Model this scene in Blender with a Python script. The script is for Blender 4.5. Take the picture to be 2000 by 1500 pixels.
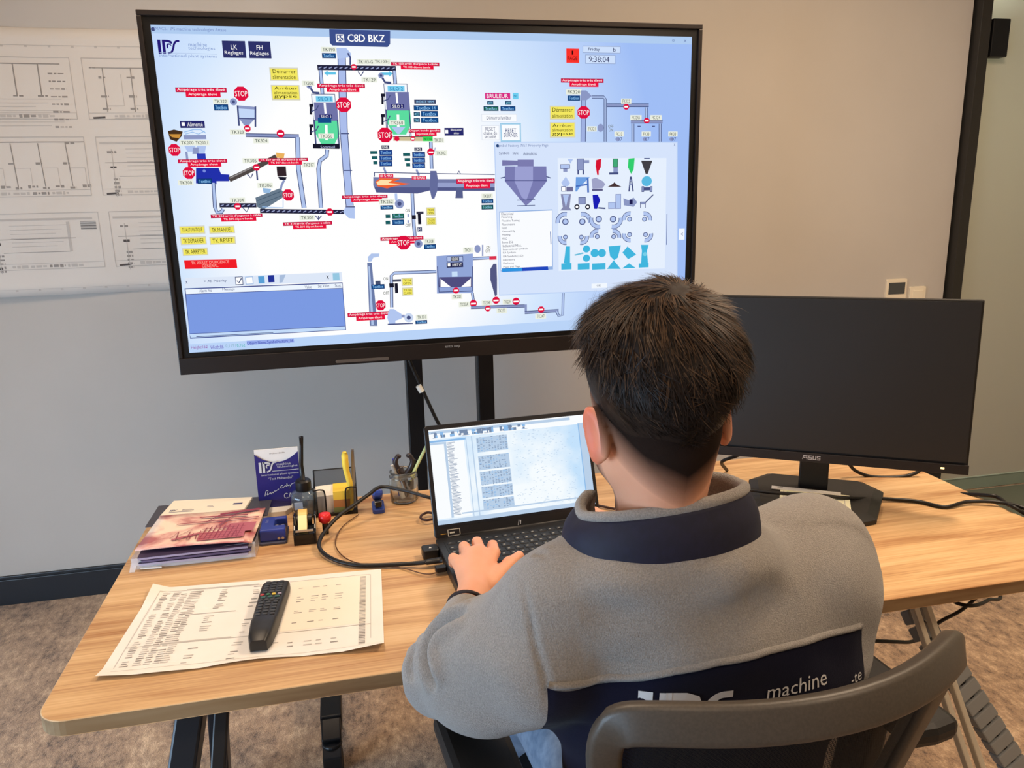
import bpy, math, random
import numpy as np
from mathutils import Vector, Matrix
from mathutils.bvhtree import BVHTree
for _o in list(bpy.data.objects): bpy.data.objects.remove(_o)
S = bpy.context.scene; COL = S.collection
PI = math.pi
random.seed(4); RNG = np.random.default_rng(4)
# ------------------------------------------------------------------ camera
FPX = 1518.0; PIT, YAW, ROL = [math.radians(v) for v in (13.3456, 12.2513, 1.3047)]
CAMP = np.array([0, 0, 1.43])
_F = np.array([math.sin(YAW)*math.cos(PIT), math.cos(YAW)*math.cos(PIT), -math.sin(PIT)])
_R0 = np.array([math.cos(YAW), -math.sin(YAW), 0.0]); _D0 = np.cross(_F, _R0)
_R = _R0*math.cos(ROL)+_D0*math.sin(ROL); _D = -_R0*math.sin(ROL)+_D0*math.cos(ROL)
CM = np.array([_R, _D, _F])
cam = bpy.data.objects.new('camera', bpy.data.cameras.new('camera')); COL.objects.link(cam)
cam.data.sensor_width = 36; cam.data.lens = FPX/2000*36; cam.data.clip_start = .02
mm = Matrix(((_R[0], -_D[0], -_F[0], 0), (_R[1], -_D[1], -_F[1], 0), (_R[2], -_D[2], -_F[2], 1.43), (0, 0, 0, 1)))
cam.matrix_world = mm; S.camera = cam
def ray(a, b): return CM.T @ np.array([a-1000, b-750, FPX])
def PZ(a, b, z): q = ray(a, b); return CAMP+q*((z-1.43)/q[2])
def PY(a, b, Y): q = ray(a, b); return CAMP+q*(Y/q[1])
# ------------------------------------------------------------------ colour, world, lamps, exposure
def lin(c):
    c = c/255.0
    return c/12.92 if c <= .04045 else ((c+.055)/1.055)**2.4
def C(r, g, b): return (lin(r), lin(g), lin(b), 1)
S.view_settings.view_transform = 'Standard'; S.view_settings.look = 'None'
S.view_settings.exposure = 0.0; S.view_settings.gamma = 1; S.view_settings.use_curve_mapping = False
w = bpy.data.worlds.new('world'); S.world = w; w.use_nodes = True
w.node_tree.nodes['Background'].inputs[0].default_value = C(190, 205, 235)
w.node_tree.nodes['Background'].inputs[1].default_value = 1.0
def area(name, loc, target, sx, sy, power, col, spread=180):
    l = bpy.data.lights.new(name, 'AREA'); l.shape = 'RECTANGLE'; l.size = sx; l.size_y = sy
    l.energy = power; l.color = col[:3]; l.spread = math.radians(spread)
    o = bpy.data.objects.new(name, l); COL.objects.link(o); o.location = loc
    o.rotation_euler = (Vector(target)-Vector(loc)).to_track_quat('-Z', 'Y').to_euler()
    return o
WARM = (1.0, .76, .54); COOL = (.54, .76, 1.0)
area('daylight_through_window', (-2.45, .6, .8), (-.6, 1.7, .25), 2.4, 1.2, 66, COOL, 130)
area('corridor_fill_light', (3.4, 3.9, 2.6), (3.4, 3.9, 0), .6, .6, 48, (1, .95, .84))  # added unseen lamp, brightens what shows through the door glass
for (lx, ly, e) in ((1.7, 1.5, 42), (-.3, 1.7, 21), (1.7, -.3, 24), (-.3, -.3, 9)):
    area('ceiling_panel_light', (lx, ly, 2.72), (lx, ly, 0), .58, .58, e, WARM, 178)
# ------------------------------------------------------------------ materials
def nt(m): return m.node_tree.nodes, m.node_tree.links
MATS = {}
def mat(name, col, rough=.6, metal=0, spec=.5, emit=None, es=1.0, trans=0, sheen=0, alpha=None, coat=0, ior=1.45):
    if name in MATS: return MATS[name]
    m = bpy.data.materials.new(name); m.use_nodes = True; N, L = nt(m); b = N['Principled BSDF']
    b.inputs['Base Color'].default_value = col; b.inputs['Roughness'].default_value = rough
    b.inputs['Metallic'].default_value = metal; b.inputs['Specular IOR Level'].default_value = spec
    b.inputs['Transmission Weight'].default_value = trans; b.inputs['Coat Weight'].default_value = coat
    b.inputs['IOR'].default_value = ior
    if sheen: b.inputs['Sheen Weight'].default_value = sheen; b.inputs['Sheen Roughness'].default_value = .5
    if emit: b.inputs['Emission Color'].default_value = emit; b.inputs['Emission Strength'].default_value = es
    if alpha is not None: b.inputs['Alpha'].default_value = alpha
    MATS[name] = m; return m
def node(N, t, **k):
    n = N.new(t)
    for a, v in k.items(): setattr(n, a, v)
    return n
def math_n(N, L, op, a, b=None, c=None, clamp=False):
    n = N.new('ShaderNodeMath'); n.operation = op; n.use_clamp = clamp
    for i, v in enumerate((a, b, c)):
        if v is None: continue
        if isinstance(v, (int, float)): n.inputs[i].default_value = v
        else: L.new(v, n.inputs[i])
    return n.outputs[0]
def noisy(name, c1, c2, scale=60, stretch=(1, 1, 1), rough=.6, bump=0, bscale=None, detail=4, spec=.5, sheen=0, lo=.35, hi=.65, bdist=.002, metal=0):
    if name in MATS: return MATS[name]
    m = mat(name, c1, rough, metal, spec, sheen=sheen); N, L = nt(m); b = N['Principled BSDF']
    tc = N.new('ShaderNodeTexCoord'); mp = N.new('ShaderNodeMapping'); mp.inputs['Scale'].default_value = stretch
    L.new(tc.outputs['Object'], mp.inputs[0])
    n = N.new('ShaderNodeTexNoise'); n.inputs['Scale'].default_value = scale; n.inputs['Detail'].default_value = detail
    L.new(mp.outputs[0], n.inputs['Vector'])
    r = N.new('ShaderNodeValToRGB'); r.color_ramp.elements[0].position = lo; r.color_ramp.elements[1].position = hi
    r.color_ramp.elements[0].color = c1; r.color_ramp.elements[1].color = c2
    L.new(n.outputs[0], r.inputs[0]); L.new(r.outputs[0], b.inputs['Base Color'])
    if bump:
        n2 = N.new('ShaderNodeTexNoise'); n2.inputs['Scale'].default_value = bscale or scale; n2.inputs['Detail'].default_value = 3
        L.new(mp.outputs[0], n2.inputs['Vector'])
        bp = N.new('ShaderNodeBump'); bp.inputs['Strength'].default_value = bump; bp.inputs['Distance'].default_value = bdist
        L.new(n2.outputs[0], bp.inputs['Height']); L.new(bp.outputs[0], b.inputs['Normal'])
    return m
M_wall = noisy('wall_paint', C(186, 180, 172), C(189, 183, 175), 3, rough=.85, bump=.1, bscale=300, bdist=.0006)
M_ceil = mat('ceiling_paint', C(225, 218, 208), .9)
M_black = mat('black_plastic', C(16, 16, 18), .42)
M_black2 = noisy('black_textured_plastic', C(20, 19, 19), C(27, 26, 25), 500, rough=.5, bump=.25, bscale=1500, bdist=.0003)
M_gloss = mat('gloss_black', C(8, 8, 10), .12)
M_frame = mat('black_metal', C(20, 20, 22), .4, .3)
M_white = mat('white_plastic', C(225, 220, 208), .4)
M_paper = noisy('paper_white', C(232, 228, 220), C(238, 234, 227), 8, rough=.8)
M_ink = mat('print_grey', C(146, 141, 136), .8)
M_inkl = mat('print_light_grey', C(186, 181, 175), .8)
M_inkd = mat('print_dark', C(84, 80, 80), .8)
M_steel = mat('brushed_steel', C(190, 188, 182), .3, .9)
M_cable = mat('cable_rubber', C(14, 12, 12), .45)
# carpet
def carpet():
    m = mat('carpet_pile', C(140, 125, 112), .95, spec=.1, sheen=.3); N, L = nt(m); b = N['Principled BSDF']
    tc = N.new('ShaderNodeTexCoord')
    def nz(sc, st, det=5, rough=.6):
        mp = N.new('ShaderNodeMapping'); mp.inputs['Scale'].default_value = st; L.new(tc.outputs['Object'], mp.inputs[0])
        n = N.new('ShaderNodeTexNoise'); n.inputs['Scale'].default_value = sc; n.inputs['Detail'].default_value = det
        n.inputs['Roughness'].default_value = rough; L.new(mp.outputs[0], n.inputs['Vector']); return n.outputs[0]
    a = nz(7, (1, .6, 1), 8, .75); b2 = nz(42, (1, .55, 1), 8, .8); c = nz(240, (1, 1, 1), 3)
    s = math_n(N, L, 'ADD', math_n(N, L, 'MULTIPLY', a, .35), math_n(N, L, 'MULTIPLY', b2, .5))
    s = math_n(N, L, 'ADD', s, math_n(N, L, 'MULTIPLY', c, .15))
    r = N.new('ShaderNodeValToRGB'); e = r.color_ramp.elements
    e[0].position = .40; e[0].color = C(78, 60, 46); e[1].position = .60; e[1].color = C(220, 190, 154)
    k = e.new(.48); k.color = C(156, 128, 101); k = e.new(.53); k.color = C(180, 149, 117)
    L.new(s, r.inputs[0]); L.new(r.outputs[0], b.inputs['Base Color'])
    bp = N.new('ShaderNodeBump'); bp.inputs['Strength'].default_value = .8; bp.inputs['Distance'].default_value = .004
    L.new(nz(300, (1, 1, 1), 3), bp.inputs['Height']); L.new(bp.outputs[0], b.inputs['Normal'])
    return m
M_carpet = carpet()
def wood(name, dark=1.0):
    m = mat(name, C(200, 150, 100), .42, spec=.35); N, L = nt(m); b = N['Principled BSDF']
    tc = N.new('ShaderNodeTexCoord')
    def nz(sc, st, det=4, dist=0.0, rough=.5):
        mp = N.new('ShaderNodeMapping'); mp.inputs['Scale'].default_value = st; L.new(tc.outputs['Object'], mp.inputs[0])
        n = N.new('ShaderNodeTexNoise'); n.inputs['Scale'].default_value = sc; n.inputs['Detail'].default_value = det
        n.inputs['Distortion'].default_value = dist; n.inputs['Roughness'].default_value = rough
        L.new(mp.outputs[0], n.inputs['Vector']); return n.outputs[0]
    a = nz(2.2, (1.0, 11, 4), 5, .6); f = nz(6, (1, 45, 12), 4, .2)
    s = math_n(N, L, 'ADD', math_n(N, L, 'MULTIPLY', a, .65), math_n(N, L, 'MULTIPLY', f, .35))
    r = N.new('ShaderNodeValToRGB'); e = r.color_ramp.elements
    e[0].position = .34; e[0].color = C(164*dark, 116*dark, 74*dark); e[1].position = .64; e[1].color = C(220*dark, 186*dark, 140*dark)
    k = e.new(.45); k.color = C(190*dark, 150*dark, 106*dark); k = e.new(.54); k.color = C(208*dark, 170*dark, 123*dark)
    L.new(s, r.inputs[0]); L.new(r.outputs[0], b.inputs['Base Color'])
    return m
M_wood = wood('oak_laminate')
# ------------------------------------------------------------------ mesh builder
class MB:
    def __init__(s): s.v = []; s.f = []; s.m = []; s.mi = 0
    def add(s, vs, fs, mi=None):
        o = len(s.v); s.v += [tuple(map(float, p)) for p in vs]
        s.f += [tuple(i+o for i in f) for f in fs]; s.m += [s.mi if mi is None else mi]*len(fs); return s
    def box(s, c, d, rz=0, rx=0, mi=None, ry=0):
        R = Matrix.Rotation(rz, 3, 'Z') @ Matrix.Rotation(ry, 3, 'Y') @ Matrix.Rotation(rx, 3, 'X')
        vs = [Vector(c)+R @ Vector((x*d[0]/2, y*d[1]/2, z*d[2]/2)) for x in (-1, 1) for y in (-1, 1) for z in (-1, 1)]
        return s.add(vs, [(0, 1, 3, 2), (4, 6, 7, 5), (0, 4, 5, 1), (2, 3, 7, 6), (0, 2, 6, 4), (1, 5, 7, 3)], mi)
    def rbox(s, c, d, r, rz=0, n=4, mi=None, mat4=None, top=None):
        # box with rounded vertical corners; top=(scale) shrinks the top
        pts = []
        for (sx, sy, a0) in ((1, 1, 0), (-1, 1, 90), (-1, -1, 180), (1, -1, 270)):
            for k in range(n+1):
                a = math.radians(a0+90*k/n); pts.append((sx*(d[0]/2-r)+r*math.cos(a), sy*(d[1]/2-r)+r*math.sin(a)))
        R = Matrix.Rotation(rz, 4, 'Z'); T = Matrix.Translation(c) @ R
        if mat4 is not None: T = mat4
        N = len(pts); t = top or 1.0
        e = min(.0012, d[2]*.25, r*.5)
        rings = [(-d[2]/2, 1-e/max(d[0], d[1])*2, 0), (-d[2]/2+e, 1, 0), (d[2]/2-e, t, 0), (d[2]/2, t-e/max(d[0], d[1])*2, 0)]
        vs = []
        for z, sc, _ in rings: vs += [T @ Vector((x*sc, y*sc, z)) for x, y in pts]
        fs = [tuple(range(N))[::-1], tuple(range(3*N, 4*N))]
        for q in range(3): fs += [(q*N+i, q*N+(i+1) % N, (q+1)*N+(i+1) % N, (q+1)*N+i) for i in range(N)]
        return s.add(vs, fs, mi)
    def prism(s, pts, z0, z1, T=None, mi=None):
        N = len(pts); T = T or Matrix.Identity(4)
        vs = [T @ Vector((x, y, z0)) for x, y in pts]+[T @ Vector((x, y, z1)) for x, y in pts]
        fs = [tuple(range(N))[::-1], tuple(range(N, 2*N))]+[(i, (i+1) % N, N+(i+1) % N, N+i) for i in range(N)]
        return s.add(vs, fs, mi)
    def tube(s, pts, r, n=10, cap=True, mi=None, flat=1.0):
        P = [Vector(p) for p in pts]; N = len(P); rs = r if isinstance(r, (list, tuple)) else [r]*N
        vs = []; up = None
        for i, p in enumerate(P):
            t = (P[min(i+1, N-1)]-P[max(i-1, 0)]).normalized()
            if up is None: up = Vector((0, 0, 1)) if abs(t.z) < .9 else Vector((1, 0, 0))
            a = t.cross(up).normalized(); b = a.cross(t).normalized(); up = b
            for k in range(n):
                g = 2*PI*k/n; vs.append(p+(a*math.cos(g)+b*math.sin(g)*flat)*rs[i])
        fs = [(i*n+k, i*n+(k+1) % n, (i+1)*n+(k+1) % n, (i+1)*n+k) for i in range(N-1) for k in range(n)]
        if cap: fs += [tuple(range(n)), tuple(range((N-1)*n, N*n))[::-1]]
        return s.add(vs, fs, mi)
    def lathe(s, prof, c, n=24, T=None, mi=None):
        vs = []; N = len(prof)
        for r, z in prof:
            for k in range(n):
                g = 2*PI*k/n; v = Vector((r*math.cos(g), r*math.sin(g), z))
                vs.append((T @ v) if T else v+Vector(c))
        fs = [(i*n+k, i*n+(k+1) % n, (i+1)*n+(k+1) % n, (i+1)*n+k) for i in range(N-1) for k in range(n)]
        if prof[0][0] > 1e-6: fs.append(tuple(range(n))[::-1])
        if prof[-1][0] > 1e-6: fs.append(tuple(range((N-1)*n, N*n)))
        return s.add(vs, fs, mi)
    def build(s, name, mats, parent=None, smooth=False, bevel=0, kind=None, label=None, sub=0, auto=None):
        me = bpy.data.meshes.new(name); mats = mats if isinstance(mats, (list, tuple)) else [mats]
        o = bpy.data.objects.new(name, me); COL.objects.link(o)
        v = s.v
        if parent is not None:
            iv = WM[parent.name].inverted(); v = [tuple(iv @ Vector(p)) for p in v]; o.parent = parent; WM[o.name] = WM[parent.name]
        else: WM[o.name] = Matrix.Identity(4)
        me.from_pydata(v, [], s.f)
        for m in mats: me.materials.append(m)
        me.polygons.foreach_set('material_index', s.m)
        if smooth: me.polygons.foreach_set('use_smooth', [True]*len(s.f))
        me.update()
        if bevel:
            b = o.modifiers.new('bevel', 'BEVEL'); b.width = bevel; b.segments = 2; b.limit_method = 'ANGLE'; b.angle_limit = .6
        if sub:
            b = o.modifiers.new('subdivision', 'SUBSURF'); b.levels = sub; b.render_levels = sub
        if auto:
            try: me.set_sharp_from_angle(angle=auto); me.polygons.foreach_set('use_smooth', [True]*len(s.f))
            except Exception: pass
        if kind: o['kind'] = kind
        if label: o['label'] = label
        return o
WM = {}
def thing(name, loc, label, cat, group=None, rz=0):
    o = bpy.data.objects.new(name, None); COL.objects.link(o); o.location = loc; o.rotation_euler = (0, 0, rz)
    o.empty_display_size = .05
    WM[o.name] = Matrix.Translation(loc) @ Matrix.Rotation(rz, 4, 'Z')
    o['label'] = label; o['category'] = cat
    if group: o['group'] = group
    return o
def tag(o, label, cat, group=None):
    o['label'] = label; o['category'] = cat
    if group: o['group'] = group
    return o
def spline(pts, n=12):
    P = [np.array(p, float) for p in pts]; P = [2*P[0]-P[1]]+P+[2*P[-1]-P[-2]]; out = []
    for i in range(1, len(P)-2):
        for k in range(n):
            t = k/n; a, b, c, d = P[i-1:i+3]
            out.append(.5*((2*b)+(-a+c)*t+(2*a-5*b+4*c-d)*t*t+(-a+3*b-3*c+d)*t**3))
    out.append(P[-2]); return out
# text as geometry: returns verts (x right, y up, unit cap height about 0.7) and faces
_TC = {}
def text_geo(s):
    if s in _TC: return _TC[s]
    cu = bpy.data.curves.new('t', 'FONT'); cu.body = s; cu.resolution_u = 2; cu.align_x = 'CENTER'; cu.align_y = 'CENTER'
    o = bpy.data.objects.new('t', cu); COL.objects.link(o)
    dg = bpy.context.evaluated_depsgraph_get(); me = bpy.data.meshes.new_from_object(o.evaluated_get(dg))
    V = [(v.co.x, v.co.y) for v in me.vertices]; Fc = [tuple(p.vertices) for p in me.polygons]
    bpy.data.objects.remove(o); bpy.data.meshes.remove(me); bpy.data.curves.remove(cu)
    xs = [a for a, b in V] or [0]; ys = [b for a, b in V] or [0]
    cx, cy = (min(xs)+max(xs))/2, (min(ys)+max(ys))/2; wd, ht = max(max(xs)-min(xs), 1e-6), max(max(ys)-min(ys), 1e-6)
    _TC[s] = ([((a-cx)/wd, (b-cy)/ht) for a, b in V], Fc, wd/ht); return _TC[s]   # unit box centred on 0
def put_text(mb, s, O, U, W, width=None, height=None, mi=None, bold=0):
    V, Fc, asp = text_geo(s)
    if width is None: width = height*asp
    if height is None: height = width/asp
    O, U, W = Vector(O), Vector(U), Vector(W)
    mb.add([O+U*(a*width)+W*(b*height) for a, b in V], Fc, mi)
def ribbon(pts, wd):
    # flat 2D polyline with width -> quads
    P = [np.array(p, float) for p in pts]; V = []; Fs = []
    ws = wd if isinstance(wd, (list, tuple)) else [wd]*len(P)
    for i, p in enumerate(P):
        t = P[min(i+1, len(P)-1)]-P[max(i-1, 0)]; t = t/max(np.linalg.norm(t), 1e-9); n = np.array([-t[1], t[0]])*ws[i]/2
        V += [p+n, p-n]
    for i in range(len(P)-1): Fs.append((2*i, 2*i+1, 2*i+3, 2*i+2))
    return V, Fs
def logo_geo():
    # plant-maker emblem: bar, stem with bowl, and a sweeping S, in a box 0..1.55 x 0..1
    V = []; Fs = []
    def q(vs, fs):
        o = len(V); V.extend(vs); Fs.extend([tuple(i+o for i in f) for f in fs])
    q([(0, 1), (.22, 1), (.22, 0), (0, 0)], [(0, 1, 2, 3)])
    q([(.32, 1), (.52, 1), (.52, 0), (.32, 0)], [(0, 1, 2, 3)])
    q(*ribbon([(.42, .93), (.75, .92), (.93, .84), (1.0, .74)], [.15, .16, .18, .1]))
    q(*ribbon([(.95, .60), (.86, .70), (.74, .71), (.66, .62), (.66, .48), (.72, .40)], [.04, .1, .12, .12, .12, .05]))
    q(*ribbon(spline([(1.55, .93), (1.32, .9), (1.16, .72), (1.06, .42), (.92, .16), (.66, .05)], 6), [.14]*31))
    return V, Fs
def put_logo(mb, O, U, W, h, mi=None, z=0):
    V, Fs = logo_geo(); O, U, W = Vector(O), Vector(U), Vector(W)
    mb.add([O+U*(a-.77)*h+W*(b-.5)*h for a, b in V], Fs, mi)
# ------------------------------------------------------------------ room
def struct(name, mb, m, **k): return mb.build(name, m, kind='structure', **k)
XL, XR, YB, YF, HC = -2.5, 4.3, -1.7, 3.0, 2.75
struct('floor', MB().box(((XL+XR)/2, 1.5, -.05), (XR-XL+.4, 6.8, .1)), M_carpet)
struct('ceiling', MB().box(((XL+XR)/2, 1.5, HC+.05), (XR-XL+.4, 6.8, .1)), M_ceil)
struct('wall_back', MB().box(((XL+2.65)/2, YF+.06, HC/2), (2.65-XL, .12, HC)), M_wall)
struct('wall_front', MB().box(((XL+XR)/2, YB-.06, HC/2), (XR-XL, .12, HC)), M_wall)
b = MB(); wy0, wy1, wz0, wz1 = -.7, 1.9, .10, 1.6
b.box((XL-.06, (YB+wy0)/2, HC/2), (.12, wy0-YB, HC)); b.box((XL-.06, (wy1+YF+.12)/2, HC/2), (.12, YF+.12-wy1, HC))
b.box((XL-.06, (wy0+wy1)/2, wz0/2), (.12, wy1-wy0, wz0)); b.box((XL-.06, (wy0+wy1)/2, (wz1+HC)/2), (.12, wy1-wy0, HC-wz1))
struct('wall_left', b, M_wall)
b = MB()
for yy in (wy0+.03, (wy0+wy1)/2, wy1-.03): b.box((XL-.06, yy, (wz0+wz1)/2), (.06, .06, wz1-wz0))
for zz in (wz0+.03, wz1-.03): b.box((XL-.06, (wy0+wy1)/2, zz), (.055, wy1-wy0, .06))
b.mi = 1; b.box((XL-.06, (wy0+wy1)/2, (wz0+wz1)/2), (.01, wy1-wy0-.1, wz1-wz0-.1))
struct('window_1', b, [M_frame, mat('window_glass', C(235, 240, 245), .02, trans=1)])
M_corr = mat('corridor_wall_paint', C(205, 205, 190), .9)
struct('wall_right', MB().box((XR+.06, 1.5, HC/2), (.12, 6.6, HC)), M_corr)
struct('wall_corridor', MB().box((3.3, 4.75, HC/2), (2.2, .1, HC)).box((2.2, 3.9, HC/2), (.1, 1.6, HC)), M_corr)
M_base = mat('baseboard_charcoal', C(38, 43, 49), .35)
b = MB().box(((XL+2.64)/2, YF-.009, .05), (2.64-XL, .018, .1)).box(((XL+2.64)/2, YF-.006, .105), (2.64-XL, .012, .012))
struct('baseboard_back', b, M_base, bevel=.002)
# black post at the end of the wall, then the glass door with its patch hinge
M_post = mat('door_frame_dark', C(38, 35, 31), .45)
b = MB().box((2.685, YF+.03, HC/2), (.05, .14, HC)); b.box((2.722, YF+.05, HC/2), (.026, .08, HC))
struct('trim_1', b, M_post, bevel=.002)
def frosted():
    m = bpy.data.materials.new('frosted_glass'); m.use_nodes = True; N, L = nt(m); N.remove(N['Principled BSDF'])
    g = N.new('ShaderNodeBsdfGlass'); g.inputs['Roughness'].default_value = .5; g.inputs['Color'].default_value = C(205, 210, 202); g.inputs['IOR'].default_value = 1.2
    d = N.new('ShaderNodeBsdfDiffuse'); d.inputs['Color'].default_value = C(205, 200, 188)
    x = N.new('ShaderNodeMixShader'); x.inputs[0].default_value = .55
    L.new(g.outputs[0], x.inputs[1]); L.new(d.outputs[0], x.inputs[2]); L.new(x.outputs[0], N['Material Output'].inputs[0]); return m
M_frost = frosted()
M_gedge = mat('glass_edge', C(175, 190, 175), .25)
b = MB().box((3.42, YF+.02, .035), (1.36, .012, .06), mi=1).box((3.42, YF+.02, (2.72+.068)/2), (1.36, .012, 2.72-.068)).box((3.42, YF+.012, .067), (1.36, .004, .004), mi=2)
b.box((2.7385, YF+.013, 1.35), (.004, .004, 2.7), mi=2)
d1 = struct('door_1', b, [M_frost, mat('clear_green_glass', C(150, 165, 150), .15, trans=.35, spec=.6), M_gedge])
WM[d1.name] = Matrix.Identity(4)
b = MB().box((2.775, YF-.005, 2.045), (.085, .045, .15))
hg = b.build('hinge', M_frame, d1, bevel=.004)
struct('trim_2', MB().box((3.45, 2.55, .002), (1.42, .9, .004)), mat('floor_strip_green_grey', C(104, 110, 98), .5), bevel=.001)  # flat green-grey strip over the carpet before the glass door
# ceiling panels
for i, (lx, ly) in enumerate(((1.7, 1.5), (-.3, 1.7), (1.7, -.3), (-.3, -.3))):
    t = thing('ceiling_light', (lx, ly, 2.74), 'square white ceiling light panel, %s %s' % (('right side' if lx > 0 else 'left side'), ('over the desk' if ly > 1 else 'behind the chair')), 'light', 'ceiling light panels')
    MB().box((lx, ly, 2.745), (.64, .64, .02)).build('frame', M_white, t)
    MB().box((lx, ly, 2.733), (.58, .58, .006)).build('diffuser', mat('lamp_diffuser', C(255, 240, 220), .5, emit=C(255, 225, 190), es=2.0), t)
# wall plates
def plate(x0, x1, z0, z1, label, win):
    cx, cz = (x0+x1)/2, (z0+z1)/2
    t = thing('wall_switch', (cx, YF, cz), label, 'switch')
    MB().rbox((0, 0, 0), (x1-x0, z1-z0, .012), .006, mat4=Matrix.Translation((cx, YF-.006, cz)) @ Matrix.Rotation(PI/2, 4, 'X')).build('cover_plate', mat('ivory_plastic', C(232, 220, 196), .35), t)
    if win: MB().box((cx, YF-.013, cz+.018), ((x1-x0)*.78, .004, .05)).build('display_window', mat('thermostat_window', C(70, 72, 72), .2), t)
    else: MB().box((cx, YF-.014, cz), ((x1-x0)*.62, .005, (z1-z0)*.62)).build('rocker', mat('ivory_plastic', C(232, 220, 196), .35), t, bevel=.002)
plate(2.345, 2.448, .935, 1.052, 'ivory wall controller with dark display above the monitor edge', True)
plate(2.466, 2.548, .925, 1.014, 'plain ivory rocker switch plate right of the wall controller', False)
# ------------------------------------------------------------------ wall poster of six drawings
def WP(a, b2, dy=.004): p = PY(a, b2, YF-dy); return p
t = thing('wall_poster', (-.9, YF, 1.57), 'large white plot sheet with six line drawings taped to the wall', 'poster')
b = MB(); nx, nz_ = 60, 24; vs = []
x0, x1, z0, z1 = -1.62, -.40, 1.142, 2.008
def wav(x, z): return YF-.006-.0035*math.sin(x*7+z*2)-.0015*math.sin(x*23-z*9)-(.010*max(0, (1.22-z)/.08)*max(0, math.sin(x*5+1)) if z < 1.22 else 0)
for i in range(nx+1):
    for j in range(nz_+1):
        x = x0+(x1-x0)*i/nx; z = z0+(z1-z0)*j/nz_; vs.append((x, wav(x, z), z))
fs = [(i*(nz_+1)+j, i*(nz_+1)+j+1, (i+1)*(nz_+1)+j+1, (i+1)*(nz_+1)+j) for i in range(nx) for j in range(nz_)]
b.add([(x, y, z) for x, y, z in vs], fs)
sh = b.build('sheet', mat('plot_paper', C(212, 206, 198), .8), t, smooth=True); sm = sh.modifiers.new('solidify', 'SOLIDIFY'); sm.thickness = .0004
ln = MB()
def wl(x0, z0, x1, z1, w=.0022, mi=0):
    n = max(1, int(math.hypot(x1-x0, z1-z0)/.04)); dx, dz = x1-x0, z1-z0; l = math.hypot(dx, dz); nx_, nz2 = -dz/l*w/2, dx/l*w/2; vs = []
    for k in range(n+1):
        x, z = x0+dx*k/n, z0+dz*k/n; y = wav(x, z)-.0012
        vs += [(x+nx_, y, z+nz2), (x-nx_, y, z-nz2)]
    ln.add(vs, [(2*k, 2*k+1, 2*k+3, 2*k+2) for k in range(n)], mi)
def wtext(x, z, wd, h=.006, mi=0):
    k = x
    while k < x+wd:
        l = random.uniform(.006, .02); wl(k, z, min(k+l, x+wd), z, h*random.uniform(.5, 1), mi); k += l+.004
rr = random.Random(7)
for (px, py) in ((-1.28, 1.955), (-1.28, 1.165)):
    wl(-1.6, py, -.42, py, .0012, 1)
    for k in range(17): wl(-1.58+k*.07, py-.003, -1.572+k*.07, py-.003, .006, 1)
def panel(X0, X1, Z0, Z1, kind):
    for a in ((X0, Z0, X1, Z0), (X0, Z1, X1, Z1), (X0, Z0, X0, Z1), (X1, Z0, X1, Z1)): wl(*a, .0025, 1)
    wl(X0, Z0+.02, X1, Z0+.02, .0014, 1)
    for k in range(4): wtext(X0+.06+(X1-X0-.14)*k/4+.02, Z0+.01, .05, .011, 0 if k == 2 else 1)
    wl(X0+.012, Z0+.004, X0+.05, Z0+.006, .006, 2)
    w_ = X1-X0
    if kind == 0:
        wl(X0+.02, Z1-.02, X1-.03, Z1-.02, .003)
        for k in range(4):
            x = X0+.05+k*w_*.2; wl(x, Z1-.02, x, Z1-.12, .004); wtext(x-.012, Z1-.12, .03, .006)
        for k in range(8): wl(X0+.03, Z1-.13-k*.012, X1-.04*(1+k % 3), Z1-.13-k*.012, .0013, 1); wtext(X1-.07, Z1-.05-k*.024, .05, .006)
    elif kind == 1:
        wl(X0+.02, Z1-.03, X1-.1, Z1-.03, .0025); wtext(X0+.02, Z1-.03, .02)
        for k in range(4):
            x = X0+.06+k*w_*.24; wl(x, Z1-.03, x, Z1-.17, .003)
            for q in (.06, .12, .16): wtext(x-.015, Z1-q, .025, .008, 0)
            wl(x, Z1-.15, x+w_*.15, Z1-.15, .0015, 1); wl(x+w_*.15, Z1-.15, x+w_*.15, Z1-.05, .0015, 1)
        wl(X0+.08, Z1-.19, X1-.05, Z1-.19, .0015, 1)
    elif kind == 2:
        wl(X0, Z1-.016, X1, Z1-.016, .003); wtext(X1-.06, Z1-.02, .03, .008)
        for k in range(4):
            x = X0+.07+k*w_*.22; wl(x, Z1-.02, x+.005, Z1-.16, .003); wtext(x-.015, Z1-.085, .02, .008, 0); wtext(x-.004, Z1-.165, .02, .008, 0)
            wl(x+.005, Z1-.10, x+.05, Z1-.10, .0015, 1); wl(x+.05, Z1-.10, x+.05, Z1-.16, .0015, 1); wtext(x+.035, Z1-.16, .03, .01, 0)
    else:
        wl(X0+.01, Z1-.02, X1-.02, Z1-.02, .007, 1); wtext(X0+.03, Z1-.05, .03, .008, 0)
        wl(X0+.045, Z1-.04, X0+.045, Z1-.2, .003, 1); wl(X0+.02, Z1-.085, X1-.08, Z1-.085, .0018); wtext(X0+.035, Z1-.1, .02, .01, 2)
        for k in range(6): wl(X0+.09, Z1-.04-k*.014, X1-.1-.02*(k % 3), Z1-.04-k*.014, .0013, 1)
        wl(X1-.1, Z1-.03, X1-.1, Z1-.13, .009, 1); wl(X0+.06, Z1-.13, X1-.1, Z1-.13, .0016)
        for k in range(5): wtext(X0+.04, Z1-.14-k*.013, .02, .008, 0)
        if kind == 4:
            for k in range(10): wl(X1-.06, Z1-.03-.003*k, X1-.01, Z1-.03-.003*k, .0018, k % 3)
ZR = ((1.918, 1.725), (1.668, 1.476), (1.420, 1.232))
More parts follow.
